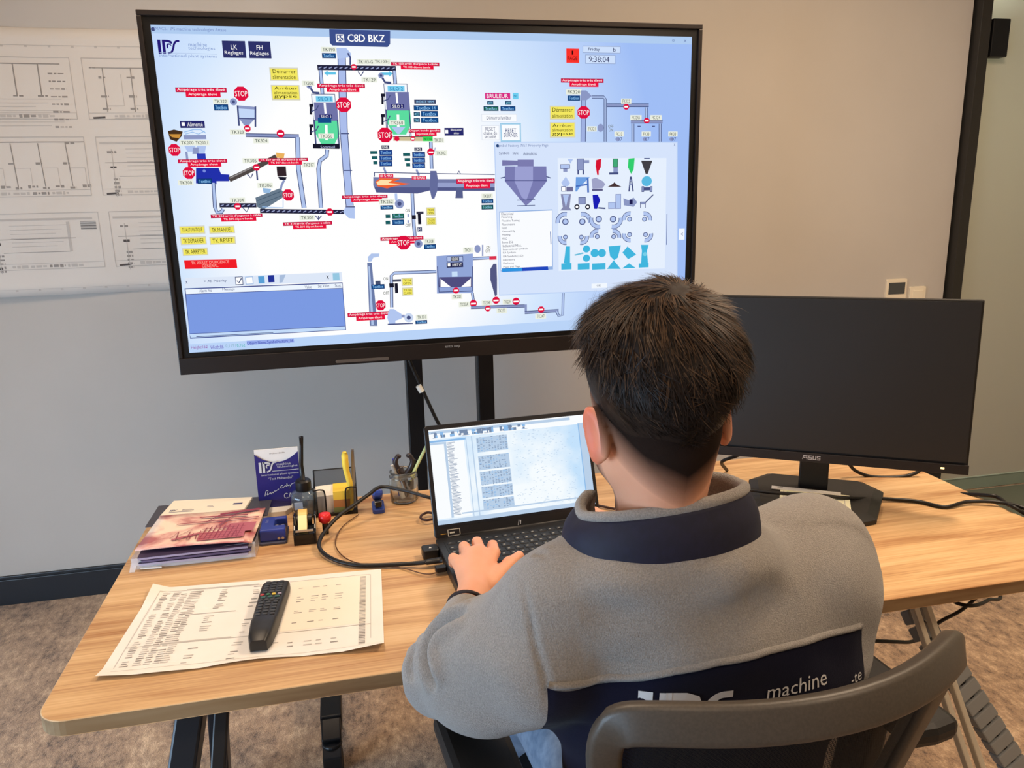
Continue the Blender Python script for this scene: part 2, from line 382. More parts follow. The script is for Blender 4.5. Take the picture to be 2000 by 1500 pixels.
panel(-1.19, -.822, ZR[0][1], ZR[0][0], 0); panel(-.785, -.42, ZR[0][1], ZR[0][0], 1)
panel(-1.19, -.812, ZR[1][1], ZR[1][0], 2); panel(-.775, -.42, ZR[1][1], ZR[1][0], 3)
panel(-1.17, -.80, ZR[2][1], ZR[2][0], 4); panel(-.765, -.42, ZR[2][1], ZR[2][0], 3)
panel(-1.6, -1.22, ZR[0][1], ZR[0][0], 1); panel(-1.6, -1.22, ZR[1][1], ZR[1][0], 2); panel(-1.6, -1.20, ZR[2][1], ZR[2][0], 3)
ln.build('printed_drawings', [M_ink, M_inkl, M_inkd], t)
# ------------------------------------------------------------------ display stand
PX1, PX2 = .207, .435
t = thing('display_stand', (.32, 2.42, 0), 'black steel mobile stand with two posts carrying the large display', 'stand')
for x, yb in ((PX1, 2.42), (PX2, 2.42)):
    MB().box((x, yb, .95), (.052, .05, 1.75)).build('post', M_frame, t, bevel=.003)
b = MB().box((.32, 2.42, .10), (.84, .05, .05)); b.build('lower_crossbar', M_frame, t, bevel=.003)
for z in (1.28, 1.62): MB().box((.32, 2.397, z), (.6, .012, .05)).build('mounting_rail', M_frame, t)
for x in (-.105, .745):
    b = MB().box((x, 2.27, .105), (.055, .86, .05)); b.box((x, 1.82, .098), (.05, .06, .03), rx=.5)
    b.build('foot', M_frame, t, bevel=.004)
    for y in (1.80, 2.68):
        c = MB(); c.lathe([(.026, .072), (.026, .084), (.012, .086)], (x, y, 0), 20); c.box((x, y-.012, .055), (.048, .06, .045), rx=.3)
        w2 = c.build('caster', M_black, t, bevel=.004)
        for s in (-1, 1): MB().lathe([(0, -.009), (.024, -.009), (.028, -.004), (.028, .004), (.024, .009), (0, .009)], (0, 0, 0), 20, T=Matrix.Translation((x+s*.016, y, .0285)) @ Matrix.Rotation(PI/2, 4, 'Y')).build('wheel', M_black2, w2, smooth=True)
# ------------------------------------------------------------------ large display
YD = 2.30
disp = thing('interactive_display', (.32, YD+.04, .97), 'very large black wall display showing a plant control diagram', 'display')
ox0, ox1, oz0, oz1 = -.4575, 1.097, .9695, 1.9205; sx0, sx1, sz0, sz1 = -.4275, 1.068, 1.031, 1.887
b = MB(); b.box(((ox0+ox1)/2, YD+.045, (oz0+oz1)/2), (ox1-ox0-.004, .075, oz1-oz0-.004)); b.box((.32, YD+.085, 1.42), (1.0, .02, .6))
b.build('casing', M_black2, disp, bevel=.003)
def ring(X0, X1, Z0, Z1, wl_, wr, wb, wt, y0, y1):
    m = MB(); m.box(((X0+X1)/2, (y0+y1)/2, Z1-wt/2), (X1-X0, y1-y0, wt)); m.box(((X0+X1)/2, (y0+y1)/2, Z0+wb/2), (X1-X0, y1-y0, wb))
    m.box((X0+wl_/2, (y0+y1)/2, (Z0+wb+Z1-wt)/2), (wl_, y1-y0, Z1-Z0-wb-wt)); m.box((X1-wr/2, (y0+y1)/2, (Z0+wb+Z1-wt)/2), (wr, y1-y0, Z1-Z0-wb-wt)); return m
ring(ox0, ox1, oz0, oz1, .012, .012, .047, .014, YD-.012, YD+.01).build('outer_frame', mat('display_frame', C(38, 32, 30), .38, .4), disp, bevel=.002)
ring(ox0+.012, ox1-.012, oz0+.047, oz1-.014, .018, .017, .0145, .02, YD-.004, YD+.01).build('bezel', mat('display_bezel', C(9, 9, 10), .3), disp)
MB().rbox((0, 0, 0), (.155, .009, .004), .004, mat4=Matrix.Translation(PY(708, 703, YD-.0125)) @ Matrix.Rotation(PI/2, 4, 'X')).build('front_port_cover', mat('port_cover', C(84, 76, 70), .3), disp)
b = MB(); p = PY(884, 677, YD-.0128); put_text(b, 'ento nep', p, (1, 0, 0), (0, 0, 1), width=.045, height=.009); b.build('maker_mark', mat('mark_grey', C(150, 148, 146), .4), disp)
# picture
def emat(name, c, es=1.0):
    if name in MATS: return MATS[name]
    m = bpy.data.materials.new(name); m.use_nodes = True; N, L = nt(m); N.remove(N['Principled BSDF'])
    e = N.new('ShaderNodeEmission'); e.inputs[0].default_value = c; e.inputs[1].default_value = es
    L.new(e.outputs[0], N['Material Output'].inputs[0]); MATS[name] = m; return m
def screen_glare_bg():  # white screen; viewing-angle glare painted as a blue falloff in the emission
    m = emat('screen_edge_glare', C(255, 255, 255), 1.0); N, L = nt(m); e = [n for n in N if n.type == 'EMISSION'][0]
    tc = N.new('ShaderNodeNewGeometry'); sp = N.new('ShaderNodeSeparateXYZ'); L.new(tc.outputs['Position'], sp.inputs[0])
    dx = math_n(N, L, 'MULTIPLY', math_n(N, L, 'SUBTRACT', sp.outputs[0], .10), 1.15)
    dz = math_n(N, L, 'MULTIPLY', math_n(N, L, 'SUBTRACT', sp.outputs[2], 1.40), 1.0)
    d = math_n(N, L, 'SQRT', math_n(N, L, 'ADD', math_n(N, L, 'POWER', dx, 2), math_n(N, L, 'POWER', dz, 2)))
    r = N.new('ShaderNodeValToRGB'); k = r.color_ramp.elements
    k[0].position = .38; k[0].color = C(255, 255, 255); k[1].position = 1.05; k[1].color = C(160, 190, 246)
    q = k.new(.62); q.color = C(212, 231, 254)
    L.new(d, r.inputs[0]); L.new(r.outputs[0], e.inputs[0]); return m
G = MB(); GM = [screen_glare_bg()]; GI = {}; GL = [0]
def gi(c):
    if c == 'bg': return 0
    if c not in GI: GM.append(emat('screen_%d_%d_%d' % c, C(*c))); GI[c] = len(GM)-1
    return GI[c]
def SP(a, b2): p = PY(a, b2, YD-.001); return float(p[0]), float(p[2])
def ly(): GL[0] += 1; return YD-.0015-GL[0]*.000008
def gp(pts, c, raw=False):
    y = ly(); P = [p if raw else SP(*p) for p in pts]; G.add([(a, y, b2) for a, b2 in P], [tuple(range(len(P)))], gi(c))
def scl(cx, cy):
    a = SP(cx, cy); b2 = SP(cx+1, cy); c = SP(cx, cy+1); return a, b2[0]-a[0], a[1]-c[1]
def R_(x0, y0, x1, y1, c, border=None):
    a, sx, sy = scl((x0+x1)/2, (y0+y1)/2); w_, h_ = (x1-x0)*sx/2, (y1-y0)*sy/2
    if border: gp([(a[0]-w_, a[1]-h_), (a[0]+w_, a[1]-h_), (a[0]+w_, a[1]+h_), (a[0]-w_, a[1]+h_)], border, True); w_ -= .0016; h_ -= .0016
    gp([(a[0]-w_, a[1]-h_), (a[0]+w_, a[1]-h_), (a[0]+w_, a[1]+h_), (a[0]-w_, a[1]+h_)], c, True)
def T_(s, cx, cy, w_, h_, c):
    a, sx, sy = scl(cx, cy); y = ly(); put_text(G, s, (a[0], y, a[1]), (1, 0, 0), (0, 0, 1), width=w_*sx, height=h_*sy, mi=gi(c))
def L_(pts, wd, c):
    P = [SP(*p) for p in pts]; V, Fs = ribbon(P, wd*.00145); y = ly(); G.add([(p[0], y, p[1]) for p in V], Fs, gi(c))
def pipe(pts, wd, c=(176, 196, 236), e=(62, 74, 120)): L_(pts, wd, e); L_(pts, wd-2.6, c)
def circ(cx, cy, r, c, n=20, ph=0, sy_=1.0):
    a, sx, sy = scl(cx, cy); gp([(a[0]+r*sx*math.cos(2*PI*k/n+ph), a[1]+r*sy*sy_*math.sin(2*PI*k/n+ph)) for k in range(n)], c, True)
RED = (222, 16, 62); WHT = (255, 255, 255); NAVY = (40, 42, 108); BLU = (22, 76, 138); YEL = (244, 232, 96); STL = (140, 152, 196); DST = (70, 80, 128); LST = (178, 198, 240); BLK = (26, 26, 44); TEAL = (26, 92, 96)
def stop(cx, cy, r): circ(cx, cy, r, RED, 8, PI/8); T_('STOP', cx, cy, r*1.6, r*.72, WHT)
def alarm(x0, y0, x1, y1, l1='Ampérage très très élevé', l2='Ampérage élevé'):
    h = (y1-y0)/2; R_(x0, y0, x1, y0+h, (226, 28, 74), (170, 20, 60)); R_(x0+(x1-x0)*.2, y0+h-1, x1-(x1-x0)*.12, y1, (232, 20, 62))
    T_(l1, (x0+x1)/2, y0+h/2, (x1-x0)*.93, h*.72, WHT); T_(l2, (x0+x1)/2+(x1-x0)*.03, y0+h*1.5-.5, (x1-x0)*.56, h*.7, WHT)
def tag_(cx, cy, s='TK300', w_=24): R_(cx-w_/2-3, cy-5, cx+w_/2+3, cy+5, (236, 240, 226)); T_(s, cx, cy, w_, 6.5, (52, 66, 60))
def val(x0, y0, x1, y1, c=BLU, s='TextBox'): R_(x0, y0, x1, y1, c, (14, 50, 100)); T_(s, (x0+x1)/2, (y0+y1)/2, (x1-x0)*.8, (y1-y0)*.6, (150, 206, 250))
def ybtn(x0, y0, x1, y1, *ls):
    R_(x0-2, y0-2, x1+2, y1+2, (214, 212, 190)); R_(x0, y0, x1, y1, YEL)
    for i, s in enumerate(ls): T_(s, (x0+x1)/2, y0+(y1-y0)*(i+.5)/len(ls), (x1-x0)*.86, min(8.5, (y1-y0)/len(ls)*.7), (54, 52, 20))
def tee(cx, cy, r=7): circ(cx, cy, r, RED, 8, PI/8); R_(cx-r*.6, cy-1.6, cx+r*.6, cy+1.6, WHT)
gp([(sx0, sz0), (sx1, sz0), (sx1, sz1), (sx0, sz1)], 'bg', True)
# title bar and header
gp([(sx0, sz1-.021), (sx1, sz1-.021), (sx1, sz1), (sx0, sz1)], (176, 204, 240), True)
circ(299, 57, 4, (70, 80, 130)); T_('IMACS / IPS machine technologies Attase', 372, 58, 140, 8, (120, 140, 196))
a, sx, sy = scl(330, 92); y = ly(); put_logo(G, (a[0], y, a[1]), (1, 0, 0), (0, 0, 1), 28*sy, gi((38, 26, 118)))
T_('machine', 386, 87, 36, 8, (126, 150, 204)); T_('technologies', 394, 95, 52, 8, (126, 150, 204)); L_([(312, 103), (424, 106)], .8, (170, 190, 226)); T_('international plant systems', 368, 110, 112, 8, (126, 150, 204))
R_(435, 80, 480, 113, (46, 50, 104)); T_('LK', 457, 92, 12, 9, WHT); T_('Réglages', 457, 104, 36, 9, WHT)
R_(486, 81, 529, 114, (46, 50, 104)); T_('FH', 507, 93, 12, 9, WHT); T_('Réglages', 507, 105, 36, 9, WHT)
gp([(643, 57), (762, 60), (762, 86), (757, 92), (649, 89), (644, 84)], (62, 80, 140)); R_(656, 67, 672, 83, WHT); R_(658, 69, 670, 81, (62, 80, 140)); circ(661, 72, 2.2, WHT); circ(668, 72, 2.2, WHT); L_([(659, 81), (664, 74), (669, 81)], 2, WHT)
T_('C8D BKZ', 715, 75, 72, 15, WHT); T_('C8D BKZ', 715.8, 75, 72, 15, WHT)
T_('o', 1315, 79, 5, 5, (110, 130, 180)); T_('x', 1338, 80, 5, 5, (110, 130, 180))
# window 1: left yellow buttons
ybtn(529, 134, 581, 156, 'Démarrer', 'alimentation'); ybtn(532, 168, 584, 194, 'Arrêter', 'alimentation', 'gypse')
R_(1106, 95, 1131, 123, (250, 52, 44)); T_('1', 1118, 103, 3, 8, (60, 10, 10)); T_('PAGE', 1118, 114, 19, 7, (60, 10, 10))
R_(1138, 90, 1212, 104, (206, 224, 252), (150, 168, 206)); T_('Friday', 1160, 97, 23, 8, (40, 44, 90)); T_('b', 1200, 97, 5, 8, (40, 44, 90))
R_(1143, 107, 1202, 125, (206, 224, 252), (150, 168, 206)); T_('9:38:04', 1170, 116, 40, 11, (40, 44, 90))
# top hopper and left feed line
alarm(343, 171, 443, 190); stop(471, 183, 15); tag_(431, 198, 'TK322'); val(418, 204, 446, 216)
circ(456, 199, 7, STL); circ(456, 199, 3, DST)
gp([(464, 206), (500, 209), (500, 216), (464, 212)], STL); gp([(465, 212), (498, 214), (498, 232), (466, 230)], (196, 216, 248)); gp([(466, 230), (498, 232), (486, 245), (477, 245)], STL); L_([(464, 206), (467, 246)], 3, DST); L_([(499, 208), (499, 248)], 3, DST); L_([(466, 231), (498, 232)], 2, DST)
tee(483, 251, 7); tag_(464, 258, 'TK323')
pipe([(480, 264), (584, 266)], 7, STL); tee(548, 261, 8); tag_(510, 275, 'TK324'); pipe([(581, 268), (583, 330), (594, 406)], 9)
# dump area
R_(352, 236, 400, 250, NAVY); R_(355, 239, 361, 246, WHT); T_('Alimenté', 381, 243, 30, 8, WHT)
gp([(328, 256), (340, 253), (357, 257), (355, 266), (345, 277), (332, 272)], (70, 48, 30)); gp([(330, 262), (354, 262), (350, 270), (336, 268)], (206, 146, 62))
L_([(360, 258), (378, 253), (392, 253), (402, 260)], 1.6, (150, 190, 236)); L_([(362, 262), (376, 258), (388, 262), (400, 256)], 1.4, (150, 190, 236))
R_(359, 264, 403, 272, STL); tag_(366, 279, 'TK200'); tag_(394, 279, 'TK200.1')
gp([(360, 285), (382, 285), (378, 296), (366, 296)], LST); gp([(384, 285), (403, 285), (400, 299), (388, 299)], LST); gp([(377, 288), (388, 288), (388, 301), (376, 301)], STL); L_([(364, 296), (366, 312)], 4, STL); R_(385, 300, 402, 312, (44, 60, 180)); stop(341, 293, 12.5)
alarm(348, 311, 444, 326); gp([(383, 328), (427, 328), (432, 340), (448, 341), (448, 354), (423, 354), (423, 360), (383, 358)], (34, 48, 170)); circ(399, 334, 3, (120, 140, 220)); stop(369, 338, 12.5); val(386, 349, 414, 359); tag_(363, 357, 'TK300')
pipe([(417, 357), (420, 405), (424, 415), (433, 414), (436, 408)], 7)
# belts
L_([(448, 351), (502, 326), (540, 306)], 9, (80, 72, 70)); L_([(449, 348), (501, 323)], 2, (150, 146, 146)); gp([(539, 298), (556, 300), (554, 310), (540, 308)], (236, 180, 96)); L_([(483, 340), (490, 348), (494, 339)], 2, DST); L_([(501, 330), (503, 352)], 3, DST)
alarm(505, 309, 602, 322, 'TK 307 arrêt d\'urgence à câble', 'TK 307 déport bande'); tee(501, 327, 7); tag_(489, 314, 'TK305')
R_(541, 325, 559, 344, (52, 38, 44)); gp([(543, 345), (560, 346), (558, 352), (546, 351)], BLK); L_([(555, 352), (550, 362), (548, 372)], 4, STL)
gp([(499, 386), (546, 368), (553, 374), (552, 386), (514, 410), (502, 404)], (104, 122, 140)); L_([(503, 392), (548, 374)], 1.2, (70, 90, 110)); L_([(506, 400), (550, 382)], 1.2, (70, 90, 110)); gp([(513, 367), (530, 369), (527, 377), (515, 377)], (150, 186, 224)); L_([(553, 386), (553, 406)], 1.3, (150, 190, 236)); L_([(512, 404), (553, 406)], 1.3, (150, 190, 236)); tag_(518, 362, 'TK306'); stop(563, 381, 12)
def belt(x0, y0, x1, y1, wd=8):
    L_([(x0, y0), (x1, y1)], wd, (34, 34, 62)); n = int((x1-x0)/10)
    for k in range(n): u = (k+.5)/n; cx = x0+(x1-x0)*u; cy = y0+(y1-y0)*u; L_([(cx-3, cy+1.4), (cx+3, cy-1.4)], 1.8, (150, 160, 200))
belt(429, 401, 501, 401); tee(464, 403, 7); tag_(464, 391, 'TK304'); L_([(473, 404), (482, 414), (486, 405)], 2, DST)
belt(508, 412, 672, 414); tee(644, 414, 7.5); alarm(412, 418, 513, 432, 'TK 304 arrêt d\'urgence à câble', 'TK 304 déport bande')
tag_(600, 425, 'TK303'); L_([(616, 421), (622, 429), (628, 421)], 2, DST); L_([(622, 421), (622, 430)], 2, DST); alarm(553, 433, 649, 447, 'TK 310 arrêt d\'urgence à câble', 'TK 310 déport bande')
# bucket elevator
pipe([(667, 98), (671, 250), (677, 330), (683, 402)], 15, (172, 190, 236)); gp([(657, 94), (676, 94), (685, 104), (685, 112), (659, 115)], LST); L_([(679, 104), (684, 112), (684, 127)], 3, DST)
for yy in (261, 333): L_([(665+(yy-250)*.08, yy), (681+(yy-250)*.08, yy)], 2, DST)
gp([(675, 404), (693, 404), (693, 427), (681, 426), (670, 414)], LST); L_([(675, 404), (693, 404)], 2, DST)
belt(620, 132, 773, 134, 9); tee(691, 131, 6); tag_(642, 97, 'TK190'); val(629, 104, 656, 114)
gp([(633, 143), (640, 138), (640, 141), (656, 141), (656, 146), (640, 146), (640, 149)], (98, 196, 232)); gp([(767, 144), (760, 139), (760, 142), (743, 142), (743, 147), (760, 147), (760, 150)], (98, 196, 232))
L_([(699, 140), (705, 148), (710, 140)], 2, DST); tag_(714, 121, 'TK103-G', 28); tag_(746, 121, 'TK103-J', 28); tag_(721, 156, 'TK129')
alarm(764, 122, 858, 136, 'TK 103 arrêt d\'urgence à câble', 'TK 103 déport bande')
pipe([(626, 137), (630, 186)], 7); pipe([(770, 138), (772, 166)], 7)
# silos
def silo(x, y, n):
    L_([(x+6, y-16), (x+14, y-3), (x+26, y-2)], 4, DST); circ(x+6, y-16, 5.5, STL); circ(x+6, y-16, 2.5, DST)
    R_(x+14, y, x+60, y+104, (246, 250, 255), DST); gp([(x+15, y+16), (x+60, y+16), (x+63, y+52), (x+17, y+52)], (112, 116, 168)); gp([(x+17, y+52), (x+63, y+52), (x+65, y+78), (x+55, y+99), (x+30, y+99), (x+19, y+78)], (92, 220, 160))
    L_([(x+61, y+50), (x+65, y+106)], 2, DST); L_([(x+16, y+50), (x+20, y+106)], 2, DST); R_(x+19, y+4, x+52, y+15, (120, 206, 240)); T_('SILO %d' % n, x+36, y+9.5, 26, 7, (30, 110, 170)); R_(x+26, y+40, x+51, y+48, NAVY); T_('SILO %d' % n, x+38.5, y+44, 20, 6, WHT)
    L_([(x+36, y+17), (x+38, y+38)], 4, WHT); L_([(x+39, y+60), (x+40, y+90)], 5, WHT)
    for q in (22, 62): R_(x+6, y+q-3, x+14, y+q+3, BLK); L_([(x+9, y+q), (x+9, y+q+18)], 4, BLK); L_([(x+10, y+q+12), (x+20, y+q+8), (x+24, y+q)], 2, DST)
silo(598, 184, 1); R_(621, 230, 647, 240, BLU); tag_(637, 266, 'TK350'); gp([(611, 281), (663, 281), (663, 291), (611, 290)], BLK); T_('Sommeil', 640, 287, 28, 5, (180, 190, 230)); pipe([(639, 292), (638, 304), (625, 314), (622, 330), (627, 406)], 8); tag_(603, 322, 'TK317', 20)
alarm(620, 164, 713, 180); stop(671, 205, 15.5)
silo(738, 164, 2); tag_(775, 240, 'TK360'); tag_(602, 163, 'TK300', 18)
gp([(764, 248), (792, 248), (780, 262), (776, 262)], LST); stop(752, 264, 15.5); alarm(798, 252, 860, 266, 'Départ bande gauche', 'Départ bande droite')
L_([(768, 271), (845, 272)], 8, (206, 190, 150)); L_([(768, 267), (845, 267)], 1.5, BLK); circ(775, 271, 5, RED); tee(806, 271, 5); R_(826, 267, 845, 276, (60, 214, 90)); T_('PKTON', 835, 272, 15, 5, (10, 90, 30)); tag_(856, 274, 'TK301', 16)
val(809, 195, 851, 203, (70, 78, 104), 'INDICE 9MM'); val(808, 206, 855, 216, BLU, 'TextBox 14'); val(808, 219, 820, 227, TEAL, 'C'); val(822, 217, 855, 228); val(808, 231, 820, 239, TEAL, '%'); val(822, 230, 856, 240)
R_(868, 250, 905, 265, NAVY); R_(869, 254, 875, 261, WHT); T_('Bloqueur', 891, 254, 22, 5, WHT); T_('stop', 891, 261, 10, 5, WHT)
pipe([(841, 277), (843, 330)], 7); circ(841, 297, 7, RED); R_(837, 296, 846, 299, WHT); tag_(861, 299, 'TK302', 18); L_([(848, 296), (850, 288)], 1.5, STL)
for (x, y) in ((740, 284), (804, 288)):
    R_(x+5, y, x+20, y+7, (52, 54, 84)); T_('UHS', x+12, y+3.5, 11, 5, WHT)
    for k in range(3): val(x+1, y+9+k*11, x+26, y+19+k*11, (32, 70, 150)); R_(x-17+k*3, y+11+k*10, x-3, y+17+k*10, TEAL)
    L_([(x+9, y+43), (x+14, y+55)], 4, STL)
# kiln
L_([(731, 337), (966, 341)], 1.5, DST); L_([(731, 337), (731, 345)], 2, DST)
gp([(729, 346), (790, 347), (840, 350), (966, 350), (966, 373), (850, 373), (840, 371), (815, 378), (735, 376), (729, 362)], (116, 124, 168)); gp([(731, 366), (840, 366), (966, 366), (966, 373), (840, 372), (815, 378), (735, 376)], (84, 90, 138)); gp([(846, 357), (966, 357), (966, 366), (846, 366)], (150, 160, 204))
gp([(733, 355), (742, 348), (782, 349), (768, 355), (802, 359), (770, 364), (756, 368), (737, 364)], (240, 100, 50)); gp([(735, 356), (744, 351), (766, 352), (758, 357), (782, 360), (752, 362), (738, 362)], (255, 226, 170))
R_(740, 340, 768, 347, (226, 28, 74)); T_('100 % MAX', 754, 343.5, 24, 5, WHT); R_(804, 344, 832, 351, (226, 28, 74)); T_('100 % MAX', 818, 347.5, 24, 5, WHT)
gp([(840, 334), (852, 334), (855, 350), (854, 372), (848, 388), (843, 388), (839, 370)], (100, 108, 156)); gp([(891, 366), (903, 366), (904, 387), (889, 387)], (88, 96, 140)); L_([(893, 340), (896, 334), (899, 340)], 2, DST)
alarm(891, 349, 966, 368); alarm(668, 381, 757, 394)
# below the kiln
circ(780, 398, 9, STL); circ(780, 398, 4, DST); L_([(773, 378), (774, 392)], 5, LST); pipe([(805, 378), (808, 440), (811, 470)], 7); tag_(755, 394, 'TK262'); val(743, 401, 768, 409)
for k, c in ((0, (34, 106, 84)), (1, BLU)): R_(753, 419+k*12, 762, 426+k*12, TEAL); val(766, 417+k*12, 789, 427+k*12, c)
T_('ON', 796, 411, 9, 6, (60, 70, 50)); T_('OFF', 797, 440, 11, 6, (60, 70, 50)); L_([(797, 418), (797, 424)], 3, STL); L_([(797, 430), (797, 435)], 3, STL)
R_(813, 413, 827, 418, (60, 60, 80)); R_(816, 417, 822, 438, BLK); R_(804, 420, 812, 428, BLK); R_(815, 444, 824, 452, (60, 70, 110)); T_('M', 819, 448, 6, 5, WHT)
ybtn(834, 407, 848, 419, 'TK300', 'OPEN'); ybtn(834, 426, 850, 438, 'TK300', 'CLOSE')
alarm(743, 462, 827, 476); circ(817, 476, 8, STL); circ(817, 476, 3.5, DST); stop(788, 474, 14.5); tag_(838, 471, 'TK308', 16); val(828, 477, 851, 486)
val(940, 389, 963, 397); val(940, 400, 963, 409, (34, 106, 84)); tag_(951, 383, 'TK307', 16)
# burner panel
R_(947, 182, 996, 194, (214, 40, 130)); T_('BRULEUR', 971, 188, 42, 8, WHT); R_(1001, 182, 1012, 194, (110, 206, 240)); T_('NC', 1006.5, 188, 7, 5, (20, 90, 150))
val(951, 198, 963, 205, TEAL, 'C'); val(986, 198, 998, 205, TEAL, 'C'); val(944, 208, 973, 217, (34, 106, 84)); val(977, 208, 1006, 217); R_(940, 223, 1009, 238, (250, 252, 255), (222, 228, 240)); T_('Démarrer/arrêter', 974, 230, 48, 7, (50, 60, 110))
R_(940, 245, 975, 274, (250, 252, 255), (222, 228, 240)); T_('RESET', 957, 252, 20, 7, (50, 60, 110)); T_('chaîne de', 957, 260, 26, 7, (50, 60, 110)); T_('sécurité', 957, 267, 22, 7, (50, 60, 110))
R_(977, 241, 1017, 277, (250, 252, 255), (120, 190, 226)); R_(978.5, 242.5, 1015.5, 275.5, (250, 252, 255), (120, 190, 226)); T_('RESET', 997, 255, 21, 8, (40, 60, 120)); T_('BURNER', 997, 264, 27, 8, (40, 60, 120))
# right hand line
alarm(1095, 154, 1178, 170); tag_(1120, 180, 'FK320'); val(1108, 187, 1132, 197); ybtn(1075, 209, 1121, 232, 'Démarrer', 'alimentation'); ybtn(1075, 241, 1121, 267, 'Arrêter', 'alimentation', 'gypse')
pipe([(1139, 178), (1138, 277)], 11, (160, 178, 226)); gp([(1134, 177), (1144, 177), (1155, 188), (1145, 196), (1134, 196)], STL); pipe([(1155, 190), (1178, 190), (1181, 194), (1181, 277)], 6); stop(1139, 220, 13)
pipe([(1184, 206), (1266, 206)], 7, STL); tee(1222, 209, 6); tag_(1222, 198, 'FK322', 14); pipe([(1261, 210), (1261, 234)], 6); pipe([(1231, 238), (1293, 238)], 7, STL); tee(1262, 236, 6); tag_(1241, 230, 'FK324A', 16); tag_(1280, 230, 'FK324', 16)
pipe([(1235, 242), (1235, 277)], 6); pipe([(1288, 242), (1288, 277)], 6); circ(1172, 250, 6, STL, sy_=1.3); T_('OFF', 1192, 247, 10, 6, (90, 90, 40)); T_('ON', 1192, 254, 8, 6, (90, 90, 40)); tag_(1155, 252, 'FK321', 13)
for x in (1208, 1261, 1313): tag_(x, 262, 'FK33', 12); circ(x-3, 272, 4, STL); T_('07', x+2, 272, 8, 7, DST)
L_([(1244, 247), (1250, 247)], 2, DST); L_([(1272, 247), (1278, 247)], 2, DST)
# yellow and red buttons, alarm list
ybtn(353, 443, 399, 455, 'TK AUTOMATIQUE'); ybtn(411, 443, 457, 454, 'TK MANUEL'); ybtn(355, 464, 402, 476, 'TK DEMARRER'); ybtn(412, 464, 459, 475, 'TK RESET'); ybtn(359, 486, 405, 497, 'TK ARRETER')
gp([(360, 508), (462, 506), (464, 523), (362, 525)], (240, 30, 40)); T_('TK ARRET D\'URGENCE', 411, 512, 74, 6, (255, 170, 160)); T_('GENERAL', 411, 519, 32, 6, (255, 170, 160))
gp([(362, 543), (667, 531), (669, 549), (363, 562)], (222, 232, 248)); T_('x', 365, 551, 4, 5, DST); T_('> All Priority', 421, 549, 44, 7, (70, 84, 130)); R_(460, 540, 475, 556, WHT, (40, 60, 110)); L_([(463, 548), (467, 552), (472, 543)], 1.8, (40, 60, 110)); R_(480, 540, 495, 555, WHT, (130, 170, 220))
R_(505, 539, 517, 553, (90, 160, 214)); R_(524, 537, 536, 551, (36, 52, 150)); gp([(546, 537), (558, 536), (552, 551), (546, 552)], (170, 190, 220)); R_(650, 533, 663, 547, (150, 200, 226)); T_('x', 640, 541, 5, 7, BLK)
gp([(361, 563), (669, 551), (676, 644), (372, 661)], (60, 74, 140)); gp([(363, 565), (668, 553), (669, 562), (364, 574)], (238, 246, 255)); gp([(364, 575), (669, 563), (674, 636), (371, 651)], (124, 154, 226)); gp([(371, 652), (674, 637), (675, 643), (373, 659)], (196, 220, 250)); L_([(384, 657), (534, 649)], 1.2, DST)
T_('Alarm No', 402, 567, 24, 6, DST); T_('Message', 447, 565, 24, 6, DST); T_('Value', 602, 560, 13, 6, DST); T_('Set Value', 632, 558, 22, 6, DST); T_('Start', 660, 557, 12, 6, DST)
gp([(sx0, sz0), (sx1, sz0), (sx1, sz0+.034), (sx0, sz0+.024)], (186, 212, 248), True)
T_('Height:152', 390, 678, 32, 8, (150, 60, 160)); T_('Width:86', 424, 677, 26, 8, (110, 90, 190)); T_('0,1191', 451, 675, 20, 7, (140, 180, 200)); T_('0,762', 471, 674, 16, 7, (60, 180, 170)); gp([(482, 665), (574, 661), (575, 668), (483, 673)], (150, 170, 236)); T_('Object Name:SymbolFactory_16', 528, 668, 90, 8, (40, 60, 170))
# chimney, fan and dust filter
gp([(717, 513), (726, 513), (737, 636), (722, 636)], (108, 124, 168)); gp([(719, 520), (722, 520), (730, 634), (725, 634)], (176, 196, 232)); gp([(719, 511), (718, 502), (725, 495), (741, 495), (740, 501), (729, 503), (725, 511)], (178, 198, 236))
val(725, 555, 751, 564); R_(733, 548, 743, 555, (70, 80, 110)); stop(743, 596, 10.5); alarm(679, 609, 762, 625); pipe([(852, 530), (770, 533), (764, 538), (765, 600)], 6.5)
R_(767, 545, 783, 550, (80, 84, 104)); R_(760, 553, 769, 561, BLK); R_(771, 553, 777, 572, BLK); T_('ON', 753, 544, 9, 6, (70, 80, 60)); T_('OFF', 754, 572, 11, 6, (70, 80, 60)); ybtn(786, 544, 804, 556, 'TK106', 'OPEN'); ybtn(787, 563, 805, 575, 'TK106', 'CLOSE')
gp([(761, 603), (769, 603), (784, 613), (784, 622), (772, 626), (772, 632), (760, 632), (756, 620), (758, 610)], LST); circ(798, 620, 9, (200, 214, 240)); circ(798, 620, 4, DST); L_([(757, 633), (806, 631)], 2.5, DST); L_([(784, 617), (790, 617)], 6, STL); tag_(823, 619, 'TK101', 16); val(811, 625, 834, 632)
gp([(852, 500), (923, 495), (924, 572), (853, 573)], (146, 166, 216)); R_(872, 500, 904, 511, (176, 192, 230), DST); R_(880, 502, 896, 509, (46, 50, 70)); T_('1200', 888, 505.5, 12, 5, WHT); R_(872, 512, 904, 522, (38, 40, 80)); R_(874, 514, 879, 520, WHT); T_('DEBIT VT', 892, 517, 18, 5, WHT)
gp([(857, 541), (920, 540), (921, 560), (857, 561)], (80, 78, 128)); gp([(860, 544), (880, 560), (860, 560)], WHT); gp([(919, 543), (919, 559), (900, 560)], WHT); L_([(854, 520), (857, 570), (922, 568), (922, 520)], 2, DST); R_(882, 530, 893, 540, (200, 224, 250)); tee(890, 567, 6.5); tag_(892, 579, 'TK201', 15)
